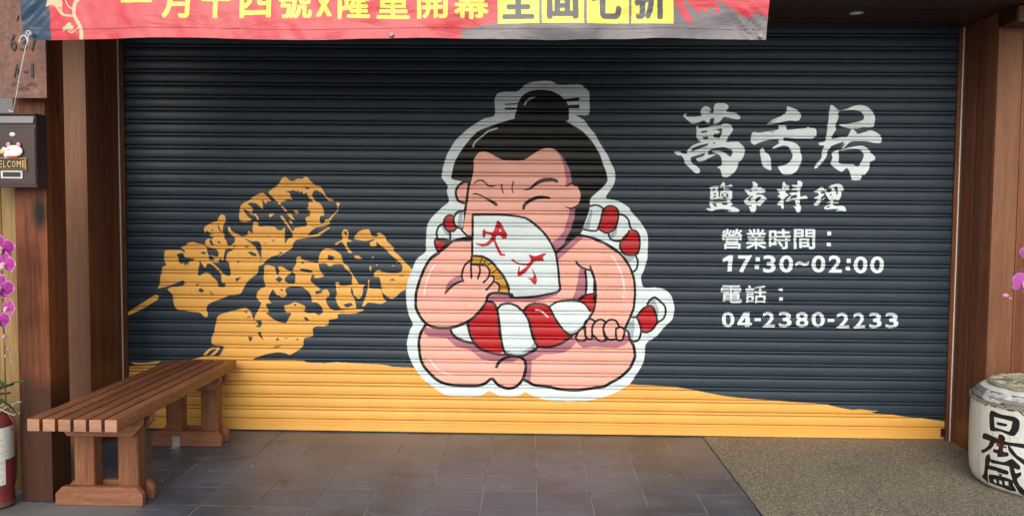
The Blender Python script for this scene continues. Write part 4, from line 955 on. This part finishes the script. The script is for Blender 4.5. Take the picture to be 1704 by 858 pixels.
wrap(math.radians(-150), math.radians(-27), .13, .43, ER+.0008, 'label', M_lab, t)
wrap(math.radians(-26.5), math.radians(24), .262, .432, ER+.0008, 'label', M_lab, t)
MB().lathe([(ER+.0015, .440), (ER+.0022, .443), (ER+.0015, .446)], EX, EY, 0, 40).build('band', M_ext, t, smooth=True)
MB().lathe([(.030, .53), (.033, .535), (.033, .555), (.024, .565), (.020, .60), (.001, .602)], EX, EY, 0, 20).build('valve', M_brass, t, smooth=True)
MB().prism([(EX-.02, .60), (EX+.10, .645), (EX+.105, .655), (EX-.025, .63)], 'y', EY-.012, EY+.012).build('lever', M_black, t)
MB().prism([(EX-.02, .585), (EX+.085, .60), (EX+.085, .608), (EX-.02, .60)], 'y', EY-.010, EY+.010).build('carry_handle', M_black, t)
hz = [(EX+.02, EY-.01, .56), (EX+.055, EY-.02, .575), (EX+.075, EY-.02, .545), (EX+.083, EY-.01, .50), (EX+.088, EY+.02, .45), (EX+.080, EY+.06, .38), (EX+.05, EY+.10, .25), (EX+.04, EY+.10, .10)]
MB().tube(hz, .007, 10).build('hose', plain('orange_rubber', (.30, .085, .05), .6), t, smooth=True)

# ------------------------------------------------------------------ orchids
def attr_mat(name, c0, c1, c2, rough=.5):
    m = Mat(name, c0, rough, spec=.3); a = m.n('Attribute', attribute_name='rim')
    c = m.ramp(a.outputs['Fac'], [(0, c2), (.16, c0), (.72, c0), (.9, c1), (1, c1)])
    v = m.coords(); f = m.noise(v, 90, 3)
    m.base(m.mix(.18, c, m.ramp(f, [(.3, tuple(x*.6 for x in c0)), (.7, c1)])))
    m.set('Subsurface Weight', .15); m.set('Subsurface Radius', (.02, .008, .015)); return m.m
M_petal = attr_mat('magenta_petal', (.34, .006, .26), (.70, .34, .62), (.62, .22, .46))
M_petal2 = attr_mat('mauve_petal', (.38, .07, .36), (.52, .18, .49), (.36, .015, .16))
M_lip = plain('orchid_lip', (.75, .42, .55), .4); M_bud = plain('orchid_bud', (.62, .22, .38), .45, var=.3)
M_stem = plain('orchid_stem', (.22, .17, .09), .6); M_leaf = plain('orchid_leaf', (.045, .11, .025), .4, var=.35, scale=12)
def petal(mb, cen, ang, L, W, tilt, M3, cup=.25, rims=None):
    n, k = 7, 6; base = len(mb.v)
    for i in range(n+1):
        u = i/n; wd = W*math.sin(PI*min(1, u*.93+.07))**.62*(0.35+.65*min(1, u*2.2)); 
        for j in range(-k//2, k//2+1):
            s_ = j/(k/2); x = u*L; y = s_*wd/2; z = -cup*(u*u)*L*tilt+.18*abs(s_)**2*wd*cup+.02*L*math.sin(u*9+s_*4)*abs(s_)
            ca, sa = math.cos(ang), math.sin(ang)
            mb.v.append(tuple(Vector(cen)+M3 @ Vector((x*ca-y*sa, z, x*sa+y*ca))))
            rims.append(max(u**1.6, abs(s_)**2*.95) if u > .12 else u*.6)
    for i in range(n):
        for j in range(k): a_ = base+i*(k+1)+j; mb.f.append((a_, a_+1, a_+k+2, a_+k+1))
def flower(parent, cen, size, mat, yaw=0.0, pitch=0.0, roll=0.0):
    """face looks towards -Y before yaw/pitch"""
    M3 = (Matrix.Rotation(yaw, 3, 'Z') @ Matrix.Rotation(pitch, 3, 'X') @ Matrix.Rotation(roll, 3, 'Y'))
    cen = Vector(cen)
    lip = MB().ball(cen+M3 @ Vector((0, -.008, -.004)), .010*size/.08, .010*size/.08, .008*size/.08, 10, 6).ball(cen+M3 @ Vector((0, -.012, -.016)), .008*size/.08, .007*size/.08, .011*size/.08, 10, 6)
    f_ = lip.build('flower', M_lip, parent, smooth=True)
    for ang, L, W, back in ((PI/2, .5, .34, .004), (PI*1.25, .48, .32, .004), (-PI*.25, .48, .32, .004), (.12, .52, .56, 0), (PI-.12, .52, .56, 0)):
        mb = MB(); rims = []
        petal(mb, cen+M3 @ Vector((0, back, 0)), ang, L*size, W*size, -.4, M3, .3, rims)
        o = mb.build('petal', mat, f_, smooth=True, angle=180)
        at = o.data.attributes.new('rim', 'FLOAT', 'POINT'); at.data.foreach_set('value', rims)
    return f_
YO = -1.70
t = thing('orchid', (-3.02, YO, .62), 'potted magenta moth orchid with white rimmed flowers left of the post', 'orchid')
MB().lathe([(.055, 0), (.075, .005), (.085, .12), (.09, .13), (.08, .13), (.078, .118), (.001, .116)], -3.02, YO, .62, 28).build('pot', plain('glazed_pot', (.55, .54, .5), .25), t, smooth=True)
st = [(-3.02, YO, .73), (-3.03, YO, 1.0), (-3.04, YO, 1.3), (-3.0, YO, 1.52), (-2.93, YO, 1.60)]+[tuple(P1(x, y, YO)) for x, y in ((-26, 378), (-10, 385), (-2, 410), (2, 450), (2, 490), (3, 530), (6, 560), (10, 580), (15, 598))]
MB().tube(st, [.004]*8+[.003]*4+[.002]*2, 7).build('stem', M_stem, t, smooth=True)
for px, py, s_, yw, pt_ in ((0, 412, .135, .35, .25), (7, 438, .118, -.15, .1), (-2, 478, .140, .5, .0), (13, 511, .088, -.35, -.1), (-5, 532, .12, .3, .15)):
    flower(t, P1(px, py, YO-.02), s_, M_petal, yw, pt_, (px % 5)*.08)
for px, py, s_ in ((7, 560, .013), (14, 580, .009), (9, 592, .007), (19, 601, .006)):
    q = P1(px, py, YO); MB().ball(q, s_*.85, s_*.85, s_, 10, 7).build('bud', M_bud, t, smooth=True)
def leaf(parent, pts_, wmax, name='leaf', mat=None):
    mb = MB(); N = len(pts_)
    for i, p_ in enumerate(pts_):
        u = i/(N-1); w_ = wmax*math.sin(PI*min(1, .12+u*.86))**.6
        d_ = (Vector(pts_[min(i+1, N-1)])-Vector(pts_[max(0, i-1)])).normalized(); s_ = d_.cross(Vector((0, 0, 1))).normalized()
        p_ = Vector(p_)
        for q_, zz in ((-1, .0), (-.5, -.12), (0, -.2), (.5, -.12), (1, 0)): mb.v.append(tuple(p_+s_*q_*w_/2+Vector((0, 0, zz*w_))))
    for i in range(N-1):
        for j in range(4): a_ = i*5+j; mb.f.append((a_, a_+1, a_+6, a_+5))
    return mb.build(name, mat or M_leaf, parent, smooth=True, angle=180)
leaf(t, [(-3.02, YO, .75), (-2.95, YO, .80), (-2.86, YO-.02, .80)]+[tuple(P1(x, y, YO-.03)) for x, y in ((10, 641), (26, 634), (40, 634), (45, 640))], .035)
leaf(t, [(-3.02, YO, .75), (-2.94, YO-.05, .77)]+[tuple(P1(x, y, YO-.06)) for x, y in ((-20, 660), (0, 664), (16, 674), (30, 690))], .035)
leaf(t, [(-3.02, YO, .75), (-3.10, YO-.05, .82), (-3.2, YO-.08, .80), (-3.28, YO-.1, .72)], .05)
for q in ([(-10, 690), (12, 676), (30, 668), (36, 668)], [(-12, 672), (8, 684), (22, 690), (34, 686)], [(-16, 682), (10, 670), (24, 676)]):
    MB().tube([tuple(P1(x, y, YO+.02)) for x, y in q], [.0035]*(len(q)-1)+[.002], 6).build('aerial_root', plain('grey_root', (.34, .34, .28), .7), t, smooth=True)
s2 = thing('plant_stand', (-3.02, YO, 0), 'low dark wooden stand carrying the potted magenta orchid', 'stand')
MB().box(-3.14, -2.92, YO-.11, YO+.11, .595, .62, .003).build('stand_top', M_laminate, s2)
for sx_ in (-3.125, -2.945):
    for sy_ in (YO-.10, YO+.085): MB().box(sx_, sx_+.02, sy_, sy_+.02, 0, .594, .001).build('leg', M_laminate, s2)

# ------------------------------------------------------------------ barrel
BX, BY, BR = 3.025, -.98, .385
A0, A1, BZ0, BZ1 = -PI, 0.0, 0.0, .60
def to_bar(p):
    a_, z_ = onCyl(p, BX, BY, BR); return np.stack([(a_-A0)/(A1-A0)*1500, (1-(z_-BZ0)/(BZ1-BZ0))*800], 1)
cv = Canvas(1500, 800, (.70, .72, .70), to_bar); K = (.012, .012, .014)
cv.block(1600, 610, 9.53); GB = (.20, .20, .24)
cv.fill(GB, '150,255 235,280 270,275 300,312 340,320 370,365 385,400 440,390 500,403 525,430 590,402 660,400 720,430 770,480 850,465 920,480 991,520 1100,540 1300,560 1300,660 1000,620 700,560 500,500 350,440 230,372 150,300', False)
for cx_, cy_ in ((590, 520), (440, 480), (850, 570), (300, 420), (1010, 600)):
    for k_ in range(-5, 6): cv.stroke((.07, .07, .10), .45, '%f,%f %f,%f' % (cx_, cy_+30, cx_+k_*20, cy_-115+abs(k_)*9), False)
cv.fill((.27, .26, .25), '205,385 300,430 420,480 520,525 640,565 560,575 470,560 400,575 340,560 300,500 250,480 205,450;820,620 991,660 1100,700 1000,740 930,700 880,670')
cv.stroke(K, 2.3, '205,440 262,495 300,500 330,520 352,548;370,608 430,572 475,605 520,632 575,600 640,590 690,655 740,685 800,690 880,685 930,720 980,768'); cv.stroke(K, 1.2, '430,572 480,560 560,585;800,690 815,712;700,640 740,630;460,600 465,630;262,495 290,470')
cv.block(1620, 660, 5.047)
cv.fill(K, '132,150 150,113 230,145 340,165 385,200 383,270 345,325 300,320 230,290 165,287 138,270')
cv.fill((.70, .72, .70), '170,165 250,185 327,205 317,260 300,290 250,275 178,252', False); cv.fill(K, '195,210 240,216 282,228 276,246 235,242 200,233')
MR = (.09, .012, .018)
cv.fill(K, '75,345 80,308 110,305 200,345 300,378 440,396 440,432 330,412 250,400 180,385 100,355;210,320 240,315 268,345 255,400 250,455 290,465 292,495 240,502 200,500 200,475 165,460 170,435 208,440 213,400;180,380 160,420 120,450 75,470 62,445 90,435 125,405 140,372;295,400 330,440 370,490 440,535 440,580 360,520 310,470 290,425')
cv.stroke(MR, 3.4, '215,345 235,400 230,470;200,400 270,420'); cv.stroke((.22, .03, .03), .35, '160,290 160,330 210,340;300,320 310,370;130,380 150,400 150,440 130,470 145,520;260,420 290,420 300,470 330,510;200,500 205,530;340,330 350,345 375,345 370,380 345,385;380,460 400,480 415,470', False)
cv.fill(K, '100,500 130,478 142,530 115,600 110,660 97,725 75,700 50,670 75,640 90,570;145,520 250,545 320,518 352,540 392,582 380,612 300,582 200,562 150,552;118,570 200,590 287,620 282,652 200,632 190,622 110,602;300,560 340,600 352,640 397,630 397,660 362,690 384,740 440,810 410,840 370,805 330,722 310,652 300,600;122,650 180,655 250,670 322,700 327,740 348,795 290,792 220,762 120,722 113,690;195,640 242,650 222,668')
cv.fill((.70, .72, .70), '155,690 180,695 178,725 155,718;205,700 229,705 227,737 203,730;255,705 286,712 283,748 252,740', False)
IMR = picture('barrel_print', cv)
m = Mat('printed_straw_wrap', (.7, .7, .68), .5, spec=.35); ti = m.n('TexImage'); ti.image = IMR; ti.extension = 'EXTEND'; un = m.n('UVMap'); m.l(un.outputs[0], ti.inputs[0])
v = m.coords((1, 1, .5), rnd=False); f = m.noise(v, 12, 6, .7); g = m.noise(v, 50, 5, .7)
c = m.mix(1.0, ti.outputs[0], m.ramp(f, [(.3, (.80, .79, .76)), (.62, (1, 1, 1))]), 'MULTIPLY')
c = m.mix(m.ramp(g, [(.60, (0, 0, 0)), (.78, (.6, .6, .6))]), c, (.22, .21, .18)); m.base(c); m.bump(f, .5, .006); M_wrap = m.m
m = Mat('straw_rope', (.33, .29, .20), .85); v = m.coords((1, 1, 1), rnd=False); f = m.noise(v, 120, 4); m.base(m.ramp(f, [(.3, (.15, .13, .085)), (.7, (.46, .42, .31))])); m.bump(f, .6, .003); M_rope = m.m
t = thing('sake_barrel', (BX, BY, 0), 'white straw wrapped sake barrel with black brush characters on the pebble floor', 'barrel')
mb = MB(); prof_b = [(.30, .004), (.335, .008), (.362, .030), (.377, .075), (.384, .16), (.386, .28), (.385, .40), (.383, .47), (.379, .505), (.370, .535), (.350, .560), (.315, .578), (.26, .585), (.15, .583), (.001, .58)]
nn_ = 96; vs = []
for r_, z_ in prof_b:
    for k_ in range(nn_):
        th = -PI+2*PI*k_/nn_; wv = 1+.006*noise.noise((math.cos(th)*3, math.sin(th)*3, z_*6))+(.010*noise.noise((math.cos(th)*9, math.sin(th)*9, 1)) if z_ > .53 or z_ < .04 else 0)
        vs.append((BX+r_*wv*math.cos(th), BY+r_*wv*math.sin(th), z_+(.006*noise.noise((math.cos(th)*6, math.sin(th)*6, 4)) if .54 < z_ and r_ > .2 else 0)))
fs = []
for i in range(len(prof_b)-1):
    for k_ in range(nn_): fs.append((i*nn_+k_, i*nn_+(k_+1) % nn_, (i+1)*nn_+(k_+1) % nn_, (i+1)*nn_+k_))
mb.add(vs, fs); mb.f.append(tuple(range(nn_))[::-1])
hts = {}
def uvb(V):
    a_ = np.arctan2(V[:, 1]-BY, V[:, 0]-BX); r_ = np.hypot(V[:, 0]-BX, V[:, 1]-BY)
    z_ = np.where(V[:, 2] > .53, V[:, 2]+np.maximum(0, (.365-r_))*.6, V[:, 2])
    return np.stack([(a_-A0)/(A1-A0), (z_-BZ0)/(BZ1-BZ0)], 1)
mb.build('straw_wrap', M_wrap, t, smooth=True, angle=180, uvf=uvb)
def ring_(r_, z_, th_, n_=120, tw=.5, mb_=None):
    mb_ = mb_ or MB(); return mb_.tube([(BX+r_*math.cos(2*PI*i/n_), BY+r_*math.sin(2*PI*i/n_), z_+.002*math.sin(i*.7)) for i in range(n_)], th_, 8, closed=True, twist=tw)
mb = ring_(.3865, .497, .0045); ring_(.386, .508, .0045, mb_=mb); mb.build('cord_band', M_rope, t, smooth=True, angle=180)
ring_(.285, .594, .013, 150, .42).build('rope_ring', M_rope, t, smooth=True, angle=180)
for a_ in (.3, 1.2, 2.2, 3.4, 4.4, 5.4):
    p_ = [(BX+.285*math.cos(a_)*(1-s_)+.285*math.cos(a_+2.2)*s_, BY+.285*math.sin(a_)*(1-s_)+.285*math.sin(a_+2.2)*s_, .600+.006*math.sin(PI*s_)) for s_ in np.linspace(0, 1, 24)]
    MB().tube(p_, .010, 8, twist=.5).build('rope_tie', M_rope, t, smooth=True, angle=180)
mb = ring_(.345, .024, .006, mb_=None); mb.build('cord_base', M_rope, t, smooth=True, angle=180)

YQ = -.98
OX, OY = 3.17, -1.0
t = thing('orchid', (OX, OY, .607), 'pale mauve orchid spray at the right edge above the sake barrel', 'orchid')
MB().lathe([(.05, 0), (.06, .004), (.07, .11), (.075, .12), (.066, .12), (.064, .11), (.001, .108)], OX, OY, .607, 28).build('pot', plain('white_pot', (.7, .69, .66), .25), t, smooth=True)
st = [(OX, OY, .71), (OX+.02, OY, .9), (OX+.02, OY, 1.15), (OX, OY, 1.32), (OX-.05, OY, 1.40)]+[tuple(P1(x, y, YQ)) for x, y in ((1724, 415), (1712, 440), (1700, 462), (1688, 480), (1676, 492), (1668, 502))]
MB().tube(st, [.004]*7+[.0028]*2+[.002]*2, 7).build('stem', plain('dark_stem', (.10, .06, .04), .6), t, smooth=True)
flower(t, P1(1705, 470, YQ-.02), .155, M_petal2, .2, .1, .3)
flower(t, P1(1713, 420, YQ-.01), .10, M_petal2, -.3, .2, 0)
q = P1(1673, 491.5, YQ); MB().ball(q, .020, .015, .0145, 14, 9).build('bud', M_bud, t, smooth=True)
q = P1(1681, 496, YQ); MB().ball(q, .009, .008, .008, 10, 7).build('bud', M_bud, t, smooth=True)
for x, y in ((1697, 449), (1701, 446), (1663, 509), (1669, 504)):
    MB().ball(P1(x, y, YQ), .006, .006, .004, 8, 6).build('bud', M_stem, t, smooth=True)
leaf(t, [(OX, OY, .73), (OX+.06, OY-.06, .78), (OX+.12, OY-.12, .77), (OX+.17, OY-.17, .72)], .05)
leaf(t, [(OX, OY, .73), (OX+.08, OY+.05, .79), (OX+.15, OY+.08, .77), (OX+.2, OY+.1, .71)], .05)

# ------------------------------------------------------------------ small things on the floor
M_lf = plain('green_fallen_leaf', (.13, .14, .03), .5, var=.3); M_ly = plain('yellow_fallen_leaf', (.30, .24, .05), .5, var=.3); M_lb = plain('brown_fallen_leaf', (.16, .06, .03), .6)
for px, py, L, mt, ang, lab in ((472, 800, .055, M_lf, .1, 'green fallen leaf lying on the grey floor tiles right of the bench'),
                                (1211, 798, .028, M_ly, .6, 'small yellow leaf lying on the tiles beside the pebble floor edge'),
                                (1465, 834, .03, M_lb, .5, 'tiny reddish brown leaf lying on the pebble floor'),
                                (1318, 856, .04, M_lf, -.5, 'dark dry leaf lying on the pebble floor near the tile edge')):
    p_ = Vector(onZ([(px, py)], .004)[0]); o = leaf(None, [(p_.x+(s_-.5)*L*math.cos(ang), p_.y+(s_-.5)*L*math.sin(ang), .008+.006*s_) for s_ in np.linspace(0, 1, 7)], L*.36, 'fallen_leaf', mt)
    tag(o, lab, 'leaf', 'fallen leaves on the floor')
mb = MB(); rg = random.Random(11)
for k_ in range(70):
    x = rg.uniform(-2.4, 1.2); y = -rg.random()**.8*1.6-.02; r_ = rg.uniform(.001, .0032)
    mb.ball((x, y, r_*.4), r_*rg.uniform(.8, 1.8), r_, r_*.5, 6, 4)
mb.build('floor_grit', plain('pale_grit', (.55, .54, .5), .8), None, kind='stuff')
